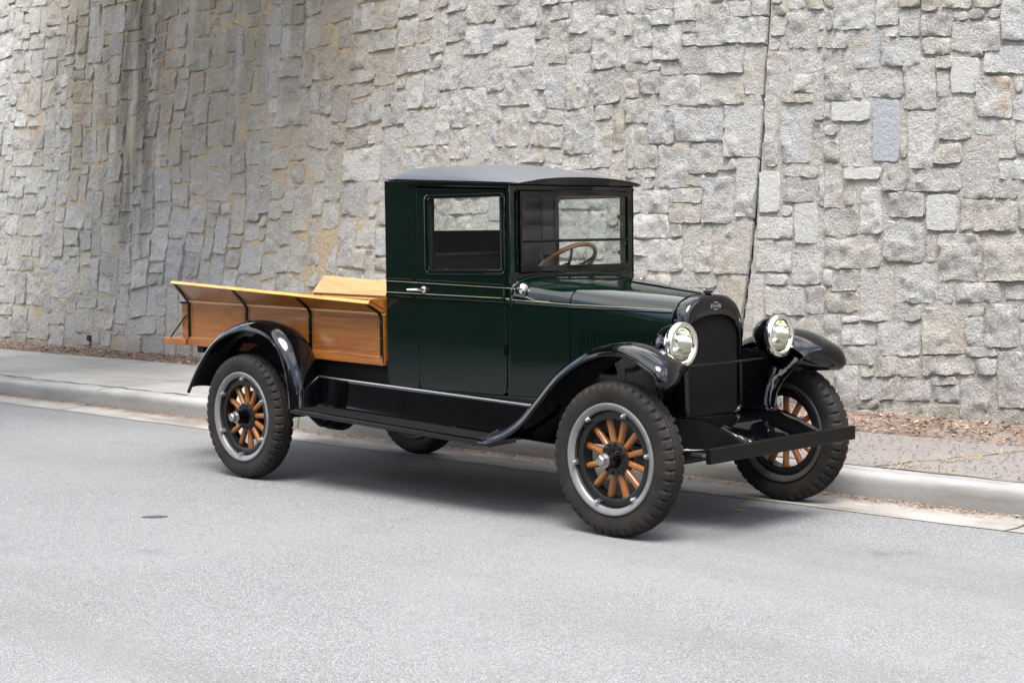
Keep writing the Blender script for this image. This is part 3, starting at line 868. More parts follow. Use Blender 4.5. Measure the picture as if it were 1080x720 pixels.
# mortar bed behind the stones, its depth wandering between flush and raked out
def bed(s0, s1, ns, nt):
    global cnt
    s, t = np.meshgrid(np.linspace(s0, s1, ns), np.linspace(-.3, 5.3, nt), indexing='ij')
    d = -.002+.004*np.clip((-4-s)/3, 0, 1)+NZ(s*1.6+9, t*1.6)*.012+NZ2(s*9, t*9)*.006+NZ(s*27, t*27)*.006
    js = np.interp(t, [p[1] for p in JOINT], [p[0] for p in JOINT])
    d = np.where(np.abs(s-js) < .013, -.09, d)
    W = OO+s[..., None]*ES+t[..., None]*EV+d[..., None]*NN
    idx = np.arange(ns*nt).reshape(ns, nt)+cnt
    F = np.stack([idx[:-1, :-1], idx[1:, :-1], idx[1:, 1:], idx[:-1, 1:]], -1).reshape(-1, 4)
    WV.append(W.reshape(-1, 3)); WF.append(F); cnt += ns*nt
    tt = np.tile(np.array([.5, 0, 1.0, 1.0]), (ns*nt, 1)); tt[:, 1] = (np.abs(s-js) < .02).ravel()*1.0; WT.append(tt)
bed(-40, -16, 120, 40); bed(-16, -4, 480, 190); bed(-4, 1.5, 440, 220); bed(1.5, 16, 100, 40)
WV = np.concatenate(WV); WF = np.concatenate(WF); WT = np.concatenate(WT)
me = bpy.data.meshes.new('stone_wall')
me.vertices.add(len(WV)); me.vertices.foreach_set('co', WV.ravel())
me.loops.add(len(WF)*4); me.loops.foreach_set('vertex_index', WF.ravel().astype(np.int32))
me.polygons.add(len(WF)); me.polygons.foreach_set('loop_start', (np.arange(len(WF))*4).astype(np.int32))
me.polygons.foreach_set('loop_total', np.full(len(WF), 4, np.int32))
me.update(); me.validate()
me.polygons.foreach_set('use_smooth', np.ones(len(WF), bool))
ca = me.color_attributes.new('tint', 'FLOAT_COLOR', 'POINT'); ca.data.foreach_set('color', WT.ravel())
me.set_sharp_from_angle(angle=radians(50))
me.materials.append(M['stone'])
wall = bpy.data.objects.new('stone_wall', me); COL.objects.link(wall)
set_props(wall, 'leaning retaining wall of rough grey granite blocks behind the old truck', 'stone wall')
# earth-filled back and coping of the wall (out of the picture)
bk = MB()
t0, t1 = 0, 5.32
for (xa, xb) in ((-40, 16),):
    A = [OO+ES*xa+EV*(-.3)-NN*.12, OO+ES*xb+EV*(-.3)-NN*.12, OO+ES*xb+EV*5.3-NN*.12, OO+ES*xa+EV*5.3-NN*.12]
    Bq = [p-NN*.6 for p in A]
    bk.hexa([tuple(p) for p in A+Bq])
bk.build('backing', M['deckc'], wall)
# weep hole near the foot on the left
wc = OO+ES*(-11.86)+EV*.17
hb = MB(); hb.lathe([(-.05, .0), (.036, .0), (.036, .030), (.038, .036), (-.05, .036)], tuple(wc), tuple(NN), 16)
hb.build('weep_hole', M['hole'], wall)

# ------------------------------------------------------------------ unseen bridge deck and opposite wall, added to shape shade and reflections
dk = MB(); dk.box((-11.3, -14, 7.7), (-6.1, 6, 8.3)); dk.box((-11.6, -14, 8.3), (-11.3, 6, 8.8)); dk.box((-6.1, -14, 8.3), (-5.8, 6, 8.8))
br = dk.build('shade_bridge_deck', M['deckc'])
set_props(br, 'unseen concrete bridge deck added to shade the left end of the stone wall', 'bridge')
for k in range(4):
    gm = MB(); y0 = -13.95
    xx = -11.0+k*1.5
    gm.box((xx-.25, -13.9, 7.08), (xx+.25, 3.4, 7.15)); gm.box((xx-.06, -13.9, 7.15), (xx+.06, 3.4, 7.62)); gm.box((xx-.25, -13.9, 7.62), (xx+.25, 3.4, 7.697))
    gm.build('girder', M['chassis'], br)
ab = MB(); ab.hexa([(-13.8, -11.2, -.02), (-4.8, -11.2, -.02), (-4.8, -12.6, -.02), (-13.8, -12.6, -.02), (-13.8, -11.8, 5.55), (-4.8, -11.8, 5.55), (-4.8, -12.6, 5.55), (-13.8, -12.6, 5.55)])  # dark wall added out of view to cut low sky light
M['dstone'] = concrete_mat('dark_stone', (.07, .068, .06), (.11, .105, .095), (.03, .03, .025), .6)
ab.hexa([(-4.7, -11.2, -.02), (34, -11.2, -.02), (34, -12.6, -.02), (-4.7, -12.6, -.02), (-4.7, -11.6, 3.4), (34, -11.6, 3.0), (34, -12.6, 3.0), (-4.7, -12.6, 3.4)])
ab.hexa([(-45, -11.2, -.02), (-13.9, -11.2, -.02), (-13.9, -12.6, -.02), (-45, -12.6, -.02), (-45, -11.6, 2.6), (-13.9, -11.6, 3.2), (-13.9, -12.6, 3.2), (-45, -12.6, 2.6)])
set_props(ab.build('blocker_wall', M['dstone']), 'unseen dark stone wall added across the road to cut sky light', 'stone wall')

# ------------------------------------------------------------------ trees across the road and down the street (unseen, added to darken the reflections)
def make_tree(h, seed):
    r = np.random.default_rng(seed)
    t = empty('reflection_tree', (0, 0, 0), 'leafy green tree added out of view across the road to darken reflections', 'tree', 'added trees across the road')
    tk = MB(); tk.tube([(0, 0, -.05), (.05, .02, h*.25), (.12, -.05, h*.5), (.1, .05, h*.8)], [.22, .17, .12, .04], 10)
    for k in range(7):
        a = k*2.4; z = h*(.3+.07*k); tk.tube([(.08, 0, z), (cos(a)*.9, sin(a)*.9, z+.7), (cos(a)*1.9, sin(a)*1.9, z+1.3)], [.07, .05, .02], 6)
    tk.build('trunk', M['bark'], t)
    n = 9000; cl = r.normal(size=(60, 3))*np.array([1.7, 1.7, h*.24])+np.array([0, 0, h*.58])
    P = cl[r.integers(0, 60, n)]+r.normal(size=(n, 3))*.55
    P[:, 2] = np.clip(P[:, 2], .5, None)
    a = r.normal(size=(n, 3)); a /= np.linalg.norm(a, axis=1)[:, None]; b = np.cross(a, r.normal(size=(n, 3))); b /= np.linalg.norm(b, axis=1)[:, None]
    sz = r.uniform(.09, .19, (n, 1)); V = np.stack([P-a*sz, P+b*sz*.6, P+a*sz, P-b*sz*.6], 1).reshape(-1, 3)
    me = bpy.data.meshes.new('crown'); me.from_pydata(V.tolist(), [], np.arange(n*4).reshape(-1, 4).tolist()); me.materials.append(M['leafgreen'])
    o = bpy.data.objects.new('crown', me); COL.objects.link(o); o.parent = t
    return t
def copy_tree(t):
    c = t.copy(); COL.objects.link(c)
    for ch in list(t.children):
        d = ch.copy(); COL.objects.link(d); d.parent = c
    return c
tr0 = make_tree(10, 2)
spots = [(-2.5, -14.5), (1.5, -15.5), (5.5, -14.6), (9.5, -15.8), (13.5, -14.7), (18, -15.5), (23, -14), (30, -9), (33, -3), (36, 3), (31, 8)]
for i, (x, y) in enumerate(spots):
    t = tr0 if i == 0 else copy_tree(tr0)
    t.location = (x, y, 0); t.rotation_euler.z = i*1.3; t.scale = (.78+.14*sin(i*2.1),)*3

# ------------------------------------------------------------------ the truck  (x forward, near side is -y)
RT = empty('pickup_truck', (-1.6, 0, 0), 'antique dark green pickup truck with varnished wooden bed and black fenders parked by the kerb', 'truck')
def part(mb, name, mat, parent=None, **k): return mb.build(name, mat, parent or RT, **k)
def hw(x):                                   # half width of the cab
    t = min(1, max(0, (-.965-x)/1.02)); return lerp(.525, .56, t)
def zt(x): return 1.876-.046*(x+1.985)/1.02   # top of the cab sides
def sidef(s, off=0):
    return lambda x, z, d: (x, s*(hw(x)+off-d), z)

# --- cowl / bonnet cross-section
def hprof(x):
    t = (x+.965)/.965
    wd = np.interp(t, [0, .38, 1], [.527, .435, .252]); zb = np.interp(t, [0, .38, 1], [1.15, 1.115, 1.0])
    zc = np.interp(t, [0, .38, 1], [1.308, 1.277, 1.207]); n = np.interp(t, [0, .38, 1], [4.2, 3.3, 2.75])
    return wd, zb, zc, n
def hpt(x, z):       # half width at height z
    wd, zb, zc, n = hprof(x)
    if z <= zb: return wd
    return wd*(max(0, 1-((z-zb)/(zc-zb))**n))**(1/n)
def hsection(x, zlow, k=15, off=0):
    wd, zb, zc, n = hprof(x); pts = []
    for z in np.linspace(zlow, zb, 6)[:-1]: pts.append((wd+off, z))
    for i in range(k+1):
        a = pi/2*i/k
        pts.append((wd*abs(cos(a))**(2/n)+off*cos(a), zb+(zc-zb)*abs(sin(a))**(2/n)+off*sin(a)))
    full = [(x, -y, z) for y, z in pts]+[(x, y, z) for y, z in pts[::-1][1:]]
    return full
cow = MB(); cow.loft([hsection(x, .645) for x in np.linspace(-.962, -.603, 8)], False, False)
cowl = part(cow, 'cowl', M['green'], solid=.006)
bn = MB(); bn.loft([hsection(x, .70, off=.0) for x in np.linspace(-.597, -.03, 12)], False, False)
hood = part(bn, 'hood', M['green'], solid=.005)
# hinge down the middle of the bonnet
hg = MB(); hg.tube([(x, 0, hprof(x)[2]+.003) for x in np.linspace(-.595, -.035, 8)], .006, 8); part(hg, 'hood_hinge', M['green'], hood)
for s in (-1, 1):
    lv = MB()
    for i in range(22):
        x = lerp(-.545, -.085, i/21); y = hprof(x)[0]
        lv.loft([[(x-.008, s*(y+.0015), z), (x-.001, s*(y+.0105), z), (x+.006, s*(y+.009), z), (x+.008, s*(y+.0015), z)] for z in (.86, .875, 1.005, 1.02)], False)
    part(lv, 'louvre_bank', M['green'], hood)
    # belt moulding running from cab to radiator
    mo = MB(); path = []
    for x in np.linspace(-1.0, -.035, 22):
        z = np.interp(x, [-1.0, -.6, -.03], [1.172, 1.147, 1.122]); y = hw(x)+.004 if x < -.965 else hpt(x, z)+.003
        path.append((x, s*y, z))
    mo.tube(path, .0075, 8); part(mo, 'moulding', M['green'], hood)
    pn = MB(); pn.tube([(p[0], p[1]+s*.003, p[2]+.014) for p in path], .0021, 6)
    part(pn, 'pinstripe', M['cream'], hood)
    lt = MB(); lt.box((-.33, s*.345-.012, 1.07), (-.30, s*.345+.012, 1.105))
# --- cab sides
cab = MB()
for s in (-1, 1):
    f = sidef(s)
    xr = -1.985
    cab.plate([(xr, .70), (xr+.012, .665), (xr+.04, .645), (-1.713, .645), (-1.713, zt(-1.713)), (xr, zt(xr))], [], 0, .03, f)
    cab.plate([(-1.709, 1.828), (-.967, 1.796), (-.967, zt(-.967)), (-1.709, zt(-1.709))], [], 0, .03, f)
    # post in front of the door and cowl flank below it
    cab.plate([(-.997, .62), (-.966, .62), (-.966, 1.80), (-.997, 1.80)], [], 0, .035, f)
    # windscreen posts
    cab.hexa([(-.998, s*.468, 1.20), (-.963, s*.468, 1.20), (-.963, s*.5245, 1.20), (-.998, s*.5245, 1.20),
              (-.998, s*.468, 1.822), (-.963, s*.468, 1.822), (-.963, s*.5245, 1.822), (-.998, s*.5245, 1.822)])
# header and scuttle
cab.box((-.997, -.47, 1.79), (-.9635, .47, 1.824)); cab.box((-.997, -.47, 1.20), (-.9635, .47, 1.332))
# back panel with its window
cab.plate([(-.557, .66), (.557, .66), (.557, 1.872), (-.557, 1.872)], [rrect(-.44, 1.575, .44, 1.795, .03)], 0, .028, lambda y, z, d: (-1.984+d, y, z))
cabo = part(cab, 'cab_body', M['green'], bevel=.006, seg=2)
# floor and dark lining inside
ln = MB(); ln.box((-1.95, -.52, .66), (-1.0, .52, .68)); ln.box((-1.0, -.42, .66), (-.62, .42, .68)); ln.box((-1.954, -.525, .68), (-1.935, .525, 1.57)); ln.box((-1.95, -.52, 1.80), (-1.0, .52, 1.815))
ln.box((-.65, -.42, .66), (-.63, .42, 1.11))
ln.box((-1.02, -.46, 1.17), (-.999, .46, 1.3))
for s in (-1, 1):
    ln.plate([(-1.95, .68), (-1.716, .68), (-1.716, 1.80), (-1.95, 1.80)], [], .032, .036, sidef(s))
    ln.plate([(-1.70, 1.800), (-1.0, 1.780), (-1.0, 1.80), (-1.70, 1.815)], [], .038, .041, sidef(s))
part(ln, 'lining', M['cloth'], cabo)
for s in (-1, 1):
    pl = MB(); pl.tube([(-.9645, s*.5265, z) for z in np.linspace(1.27, 1.818, 5)], .0045, 8); part(pl, 'pillar_bead', M['green'], cabo)
for s in (-1, 1):
    # cab moulding: two raised beads with a cream line in between
    bd = MB(); pb = MB()
    for (za, zb_) in ((1.300, 1.268), (1.194, 1.171)):
        for (xa, xb) in ((-1.982, -1.716), ):
            pass
        P = [(x, s*(hw(x)+.003), lerp(za, zb_, (x+1.985)/1.02)) for x in np.linspace(-1.978, -.975, 14)]
        up = za > 1.25
        bd.tube(P[:4], .0075, 8)
        P2 = [(x, s*(hw(x)+.0015), lerp(za, zb_, (x+1.985)/1.02)+(-.021 if up else .018)) for x in np.linspace(-1.978, -.968, 14)]
        pb.tube(P2, .0021, 6)
    part(bd, 'moulding', M['green'], cabo); part(pb, 'pinstripe', M['cream'], cabo)
    # curve of the stripe round the front corner on to the cowl
    pc = MB(); Q = catmull([(-.966, s*.5275, 1.246), (-.93, s*(hpt(-.93, 1.238)+.002), 1.238), (-.88, s*(hpt(-.88, 1.205)+.002), 1.205), (-.81, s*(hpt(-.81, 1.18)+.002), 1.18), (-.72, s*(hpt(-.72, 1.172)+.002), 1.172)], 16)
    pc.tube(Q, .0021, 6); part(pc, 'pinstripe', M['cream'], cowl)
# bead where the cowl meets the scuttle
bd = MB(); sec = hsection(-.958, 1.18, off=.004); bd.tube(sec, .010, 8); part(bd, 'moulding', M['green'], cowl)

# --- doors
for s in (-1, 1):
    f = sidef(s, .003)
    dm = MB(); win = rrect(-1.612, 1.347, -1.022, 1.762, .012, 3)
    dm.plate([(-1.708, .70), (-1.70, .66), (-1.68, .643), (-1.03, .643), (-1.008, .66), (-1.001, .72), (-1.001, 1.795), (-1.708, 1.824)], [win], 0, .035, f)
    door = part(dm, 'door', M['green'], bevel=.004)
    # window frame bead
    wf = MB()
    ring = [f(x, z, -.002) for x, z in rrect(-1.632, 1.325, -1.002, 1.780, .03, 5)]
    wf.tube(ring, .0065, 8, False, True); 
    wf.tube([f(x, z, -.001) for x, z in rrect(-1.612, 1.345, -1.022, 1.762, .018, 5)], .005, 8, False, True)
    part(wf, 'window_frame', M['green'], door)
    gl = MB(); gl.plate([(-1.615, 1.345), (-1.02, 1.345), (-1.02, 1.765), (-1.615, 1.765)], [], .016, .019, f); part(gl, 'window_glass', M['glass'], door)
    for (xa, xb) in ((-1.612, -1.590), (-1.044, -1.022)):
        rl = MB(); rl.plate([(xa, 1.342), (xb, 1.342), (xb, 1.765), (xa, 1.765)], [], .004, .03, f)
        part(rl, 'window_channel', M['dull'], door)
    tr = MB(); tr.plate([(-1.70, .68), (-1.004, .68), (-1.004, 1.785), (-1.70, 1.81)], [[(-1.61, 1.35), (-1.024, 1.35), (-1.024, 1.76), (-1.61, 1.76)]], .036, .043, f); part(tr, 'trim_panel', M['leather'], door)
    bd = MB(); pb = MB()
    for (za, zb_) in ((1.300, 1.268), (1.194, 1.171)):
        up = za > 1.25
        P = [(x, s*(hw(x)+.006), lerp(za, zb_, (x+1.985)/1.02)) for x in np.linspace(-1.703, -1.005, 10)]
        bd.tube(P, .0078, 8)
        pb.tube([(x, y-s*.0015, z+(-.021 if up else .018)) for x, y, z in P], .0021, 6)
    part(bd, 'moulding', M['green'], door); part(pb, 'pinstripe', M['cream'], door)
    # handle: rose, shank and lever
    hx, hz = -1.655, lerp(1.24, 1.215, .32)-.002; yy = hw(hx)+.003
    hb = MB(); hb.lathe([(0, 0), (0, .021), (.006, .021), (.010, .017), (.012, .011), (.03, .010), (.032, 0)], (hx, s*yy, hz), (0, s, 0), 20)
    hb.tube(catmull([(hx+.006, s*(yy+.030), hz), (hx-.03, s*(yy+.034), hz+.001), (hx-.075, s*(yy+.034), hz), (hx-.112, s*(yy+.030), hz-.001)], 8), [.010, .010, .0095, .009, .009, .009, .0085, .006], 10)
    part(hb, 'door_handle', M['chrome'], door)
    for hz in (1.215, .90):
        hi = MB(); y = hw(-1.0)+.004
        hi.tube([(-1.002, s*(y+.006), hz-.03), (-1.002, s*(y+.006), hz+.03)], .007, 8)
        hi.box((-1.03, min(s*(y-.001), s*(y+.004)), hz-.024), (-1.004, max(s*(y-.001), s*(y+.004)), hz+.024))
        part(hi, 'hinge', M['black'] if hz < 1 else M['green'], door)
    # drip moulding over the door
    dr = MB()
    dr.loft([[(x, s*(hw(x)+.000), z+.006), (x, s*(hw(x)+.016), z+.004), (x, s*(hw(x)+.019), z-.004), (x, s*(hw(x)+.013), z-.006), (x, s*(hw(x)-.0), z-.004)] for x, z in ((-1.762, 1.838), (-1.74, 1.838), (-.985, 1.804), (-.965, 1.800))], True)
    part(dr, 'drip_rail', M['black'], cabo)

# --- roof
rf = MB(); rings = []
def roofpt(u, v):        # u -1..1 rear to front, v -1..1
    x = lerp(-1.994, -.876, (u+1)/2)
    ze = lerp(1.882, 1.826, (u+1)/2)
    wd = lerp(.566, .540, (u+1)/2)
    return x, wd, ze
nu, nv = 44, 40
for i in range(nu+1):
    u = -1+2*i/nu; u = math.copysign(1-(1-abs(u))**2.3, u)
    row = []
    for j in range(nv+1):
        v = -1+2*j/nv; v = math.copysign(1-(1-abs(v))**2.3, v)
        x, wd, ze = roofpt(u, v)
        hu = (1-abs(u)**8)**.5 if u < 0 else 1
        side = (1-abs(v)**8)**.5*(.66+.34*(1-v*v))
        fr = max(0, u)**1.6
        hgt = (lerp(.114, .100, u+1) if u < 0 else lerp(.104, .036, u**1.5))*(.72+.28*(1-u*u) if u < 0 else 1)*hu*lerp(side, (1-v*v)**.8, fr)
        # plan corners rounded
        cx = 1-.05*max(0, abs(v)-.6)/.4*abs(v)**6; 
        wq = (1-abs(u)**14*.16)**1.0; xx = -1.44+(x+1.44)*(1-.035*abs(v)**9*abs(u)**3)
        row.append((xx, v*wd*(1-.05*abs(u)**12), ze+hgt))
    rings.append(row)
rf.loft(rings, False, False)
roof = part(rf, 'roof', M['roof'], sharp=60)
# under-edge and drip bead of the top
re = MB(); outline = [(r[0]) for r in rings]+[p for p in rings[-1]][1:]+[(r[-1]) for r in rings[::-1]][1:]+[p for p in rings[0][::-1]][1:-1]
low = [(-1.44+(p[0]+1.44)*.985, p[1]*.965, p[2]-.010) for p in outline]
re.loft([outline, low], True, False); re.add(low, [tuple(range(len(low)))])
part(re, 'roof_edge', M['black'], roof)
vz = MB(); fr_ = [Vector(p)+Vector((.001, 0, 0)) for p in rings[-1]]; lo_ = [Vector((p.x, p.y, 1.822)) for p in fr_]
vz.loft([fr_, lo_], False, False); part(vz, 'roof_front_shade', M['black'], roof)  # black face paints the dark reflection on the roof front
bead = MB(); bead.tube([(p[0], p[1]*1.004, p[2]+.001) for p in outline], .0055, 8, False, True); part(bead, 'roof_bead', M['black'], roof)

# --- windscreen
wf = MB(); fx = lambda y, z, d: (-.960+d, y, z)
wf.plate([(-.468, 1.334), (.468, 1.334), (.468, 1.788), (-.468, 1.788)], [rrect(-.447, 1.366, .447, 1.760, .004, 1)], 0, .024, fx)
ws = part(wf, 'windshield_frame', M['black'], bevel=.004)
wb = MB(); wb.tube([(-.944, -.455, 1.508), (-.944, .455, 1.508)], .0085, 10); part(wb, 'crossbar', M['black'], ws)
for (za, zb_) in ((1.516, 1.762), (1.364, 1.500)):
    gl = MB(); gl.plate([(-.449, za), (.449, za), (.449, zb_), (-.449, zb_)], [], .012, .015, fx); part(gl, 'windshield_glass', M['glass'], ws)
for z in (1.64, 1.43):
    for s in (-1, 1):
        cl = MB(); cl.lathe([(0, 0), (0, .013), (.018, .013), (.026, .008), (.026, 0)], (-.985, s*.445, z), (0, -s, 0), 14)
        cl.box((-.99, s*.46-.012, z-.022), (-.975, s*.46+.012, z+.022)); part(cl, 'screen_clamp', M['dull'], ws)

# --- seat and steering
se = MB()
se.loft([[(x, y, z) for x, z in rrect(-1.90, .86, -1.40, 1.05, .06, 5)] for y in (-.50, .50)])
seat = part(se, 'seat', M['leather'], bevel=.02)
sb = MB(); sb.loft([[(x+(z-1.0)*-.12, y, z) for x, z in rrect(-1.92, 1.0, -1.79, 1.44, .05, 5)] for y in (-.50, .50)])
part(sb, 'seat_back', M['leather'], bevel=.02)
bs = MB(); bs.box((-1.88, -.48, .68), (-1.44, .48, .862)); part(bs, 'seat_base', M['dull'], seat)
cx, cy, cz = -1.305, .285, 1.348; tilt = radians(39)
e1 = Vector((cos(tilt), 0, sin(tilt))); e2 = Vector((0, 1, 0)); ax = e1.cross(e2)
C0 = Vector((cx, cy, cz))
sw = MB(); sw.tube([C0+(e1*cos(a)+e2*sin(a))*.213 for a in np.linspace(0, 2*pi, 57)[:-1]], .0145, 12, False, True)
wheel_s = part(sw, 'steering_wheel', M['wheelwood'])
for k in range(4):
    a = pi/4+k*pi/2+.35; d = e1*cos(a)+e2*sin(a)
    sp = MB(); sp.tube([C0-ax*.03+d*.02, C0-ax*.022+d*.12, C0+d*.206], [.011, .009, .008], 8); part(sp, 'spoke', M['dull'], wheel_s)
hbm = MB(); dn = -ax if ax.z > 0 else ax
hbm.tube([C0-dn*.005, C0+dn*.05, C0+dn*.75], [.03, .022, .02], 12); part(hbm, 'steering_column', M['dull'], wheel_s)

# --- radiator
def arch(w, zc, zlow, zb, n, r=.05, k=14):
    pts = []
    for i in range(6):
        a = pi/2*i/5; pts.append((w-r+r*sin(a), zlow+r-r*cos(a)))
    for z in np.linspace(zlow+r, zb, 6)[1:-1]: pts.append((w, z))
    for i in range(k+1):
        a = pi/2*i/k; pts.append((w*abs(cos(a))**(2/n), zb+(zc-zb)*abs(sin(a))**(2/n)))
    return [(-y, z) for y, z in pts]+[(y, z) for y, z in pts[::-1][1:]]
ra = MB()
o1 = arch(.256, 1.210, .525, 1.0, 2.75); o2 = arch(.246, 1.198, .535, .995, 2.75); i1 = arch(.226, 1.105, .562, .96, 2.6, .04); i2 = arch(.221, 1.098, .568, .955, 2.6, .04)
ra.loft([[(x, y, z) for y, z in l] for x, l in ((-.032, o1), (.040, o1), (.054, o2), (.060, arch(.240, 1.185, .545, .985, 2.7)), (.060, i1), (.052, i2), (.030, i2))], True, False)
rad = part(ra, 'radiator_shell', M['black'], sharp=50)
co = MB(); co.add([(.036, y, z) for y, z in arch(.228, 1.108, .56, .96, 2.6, .04)], [tuple(range(len(i1)))]); part(co, 'radiator_core', M['core'], rad)
cp = MB(); cp.lathe([(1.203, 0), (1.203, .024), (1.209, .024), (1.211, .016), (1.216, .015), (1.218, .027), (1.228, .027), (1.232, .02), (1.233, 0)], (.012, 0, 0), (0, 0, 1), 24)
part(cp, 'radiator_cap', M['dull'], rad)
for k in range(2):      # emblem: bow-tie badge
    sc, xo, mt, nm = ((1, .0625, M['chrome'], 'emblem'), (.80, .0645, M['emblem'], 'emblem_field'))[k]
    W_, H_, n_ = .046*sc, .0135*sc, .017
    bt = [(-W_, -H_*.78), (-n_, -H_*.78), (-n_, -H_*1.55), (n_, -H_*1.55), (n_, -H_*.78), (W_, -H_*.78), (W_*.86, H_*.78), (n_, H_*.78), (n_, H_*1.55), (-n_, H_*1.55), (-n_, H_*.78), (-W_*.86, H_*.78)]
    em = MB(); em.plate([(y, 1.150+z) for y, z in bt], [], 0, .003, lambda y, z, d: (xo+d-.001, y, z))
    emb = part(em, nm, mt, rad if k == 0 else emb)
lg = MB()      # pale lettering bar on the badge
for i in range(7): 
    y = -.027+i*.009; lg.box((.0658, y-.0026, 1.1465), (.0668, y+.0026, 1.1535))
part(lg, 'emblem_letters', M['chrome'], rad)

# --- headlights
def headlight(s):
    c = (.055, s*.43, .968)
    h = MB(); h.lathe([(-.045, 0), (-.043, .02), (-.034, .045), (-.012, .072), (.022, .094), (.06, .106), (.098, .112), (.104, .112)], c, (1, 0, 0), 48)
    hl = part(h, 'headlight', M['black'], sharp=60)
    r = MB(); r.lathe([(.098, .110), (.098, .117), (.106, .120), (.126, .1195), (.136, .115), (.1395, .107), (.138, .096), (.130, .0845), (.120, .083)], c, (1, 0, 0), 56); part(r, 'rim', M['chrome'], hl, sharp=60)
    rf_ = MB(); rf_.lathe([(.122, .0845), (.10, .083), (.07, .077), (.04, .058), (.02, .035), (.012, .012), (.012, 0)], c, (1, 0, 0), 40); part(rf_, 'reflector', M['reflector'], hl, sharp=70)
    b = MB(); b.lathe([(.012, .008), (.05, .009), (.062, .016), (.078, .016), (.088, .009), (.09, 0)], c, (1, 0, 0), 16); part(b, 'bulb', M['white'], hl)
    l = MB(); l.lathe([(.124, .0845), (.1275, .06), (.129, .03), (.1295, 0)], c, (1, 0, 0), 40); part(l, 'lens', M['glass'], hl, sharp=70)
    st = MB(); st.tube([(c[0]+.06, c[1], c[2]-.10), (c[0]+.085, c[1], .858)], [.02, .015], 10); part(st, 'stem', M['black'], hl)
for s in (-1, 1): headlight(s)
tb = MB(); tb.strap([(.11, y, .846+.018*min(1, (abs(y)/.62)**2)+(.0 if abs(y) < .6 else .03*(abs(y)-.6)/.1)) for y in np.linspace(-.64, .64, 25)], (1, 0, 0), .034, .012)
part(tb, 'headlight_bar', M['black'], bevel=.003)
# cowl lamps
for s in (-1, 1):
    c = (-.905, s*.505, 1.242)
    l = MB(); l.lathe([(-.035, 0), (-.033, .012), (-.015, .026), (.012, .033), (.022, .034)], c, (1, 0, 0), 24); cl = part(l, 'cowl_lamp', M['black'], sharp=60)
    r = MB(); r.lathe([(.02, .033), (.021, .037), (.032, .037), (.037, .033)], c, (1, 0, 0), 28); part(r, 'rim', M['chrome'], cl, sharp=60)
    n = MB(); n.lathe([(.034, .030), (.041, .022), (.044, .012), (.045, 0)], c, (1, 0, 0), 24); part(n, 'lens', M['reflector'], cl, sharp=70)
    a = MB(); a.tube([(c[0]-.005, c[1]-s*.025, c[2]-.012), (c[0]-.008, s*.475, 1.215)], .011, 8); part(a, 'stem', M['chrome'], cl)

# --- fenders
def fender(path, s, sect, n=44, nose=None, tail=None):
    """sect(u) -> list of (y, height off the path)"""
    P = catmull([(x, 0, z) for x, z in path], n); rings = []
    for i, p in enumerate(P):
        t = (P[min(i+1, n-1)]-P[max(i-1, 0)]).normalized(); nn = Vector((-t.z, 0, t.x))
        if nn.z < 0 and i not in (): nn = nn
        u = i/(n-1); ramp_ = max(0, (u-.74)/.26)**1.5 if nose else 0
        rings.append([(p.x+nn.x*h-ramp_*nose*max(0, (.80-y)/.30)**1.25 if nose else p.x+nn.x*h, s*y, p.z+nn.z*h) for y, h in sect(u)])
    b = MB(); b.loft(rings, False, False); return b, rings
def ff_sect(u):
    c = 1.0
    if u > .92: c = sqrt(max(0, 1-((u-.92)/.08)**2))*.75+.25
    flat = min(1, u/.12)
    wo = .822
    if u > .9: wo = .822-.05*((u-.9)/.1)**2
    wi = lerp(.60, .505, min(1, u/.10))
    if u > .9: wi = .505+.06*((u-.9)/.1)**2
    H = .044*c*lerp(.15, 1, flat)
    pts = [(wo-.012, -.016), (wo-.004, -.018), (wo, -.010), (wo-.003, .004)]
    for k in range(1, 11):
        a = k/10; y = lerp(wo-.003, wi, a); pts.append((y, .004+H*(1-(abs(a-.45)/.55)**2.4)*.92 - (.0 if a < .45 else .02*(a-.45)/.55*c)))
    return pts
FP = [(-.935, .425), (-.86, .427), (-.75, .465), (-.618, .545), (-.497, .658), (-.358, .790), (-.223, .876), (-.091, .930), (.037, .950), (.162, .932), (.285, .877), (.322, .850), (.342, .805), (.346, .768)]
for s in (-1, 1):
    b, rg_ = fender(FP, s, ff_sect, 56, nose=.20)
    fo = part(b, 'front_fender', M['black'], solid=.005, sharp=50)
    # beaded edge
    be = MB(); be.tube([r[2] for r in rg_], .0065, 8); part(be, 'fender_bead', M['black'], fo)
    # inner valance between fender and chassis
    iv = MB(); rows = []
    for i in range(14, 50):
        top = rg_[i][-1]; x = top[0]
        if x > .26: break
        zlow = .565; zz = np.linspace(top[2]-.001, zlow, 9)
        lim = lambda z: np.interp(z, [.55, .66, .74, .81, .87], [.10, .085, .12, .185, .27])
        rows.append([(min(x, float(lim(z))), s*lerp(abs(top[1]), .345, ((top[2]-z)/(max(.05, top[2]-zlow)))**.9)+s*.32*max(0, x+.20), z) for z in zz])
    iv.loft(rows, False, False); va = part(iv, 'inner_valance', M['black'], fo, solid=.004, sharp=50)
    be = MB(); be.tube(rows[-1], .006, 8); part(be, 'fender_bead', M['black'], va)
RP = [(-3.705, .533), (-3.618, .655), (-3.504, .782), (-3.361, .891), (-3.181, .956), (-3.007, .976), (-2.83, .946), (-2.715, .873), (-2.643, .758), (-2.605, .62), (-2.592, .490)]
def rf_sect(u):
    wo = .832; wi = .572; H = .052
    pts = [(wo-.012, -.016), (wo-.004, -.018), (wo, -.010), (wo-.003, .004)]
    for k in range(1, 11):
        a = k/10; y = lerp(wo-.003, wi, a); pts.append((y, .004+H*(1-(abs(a-.5)/.5)**2.6)*.95-.012*a))
    return pts
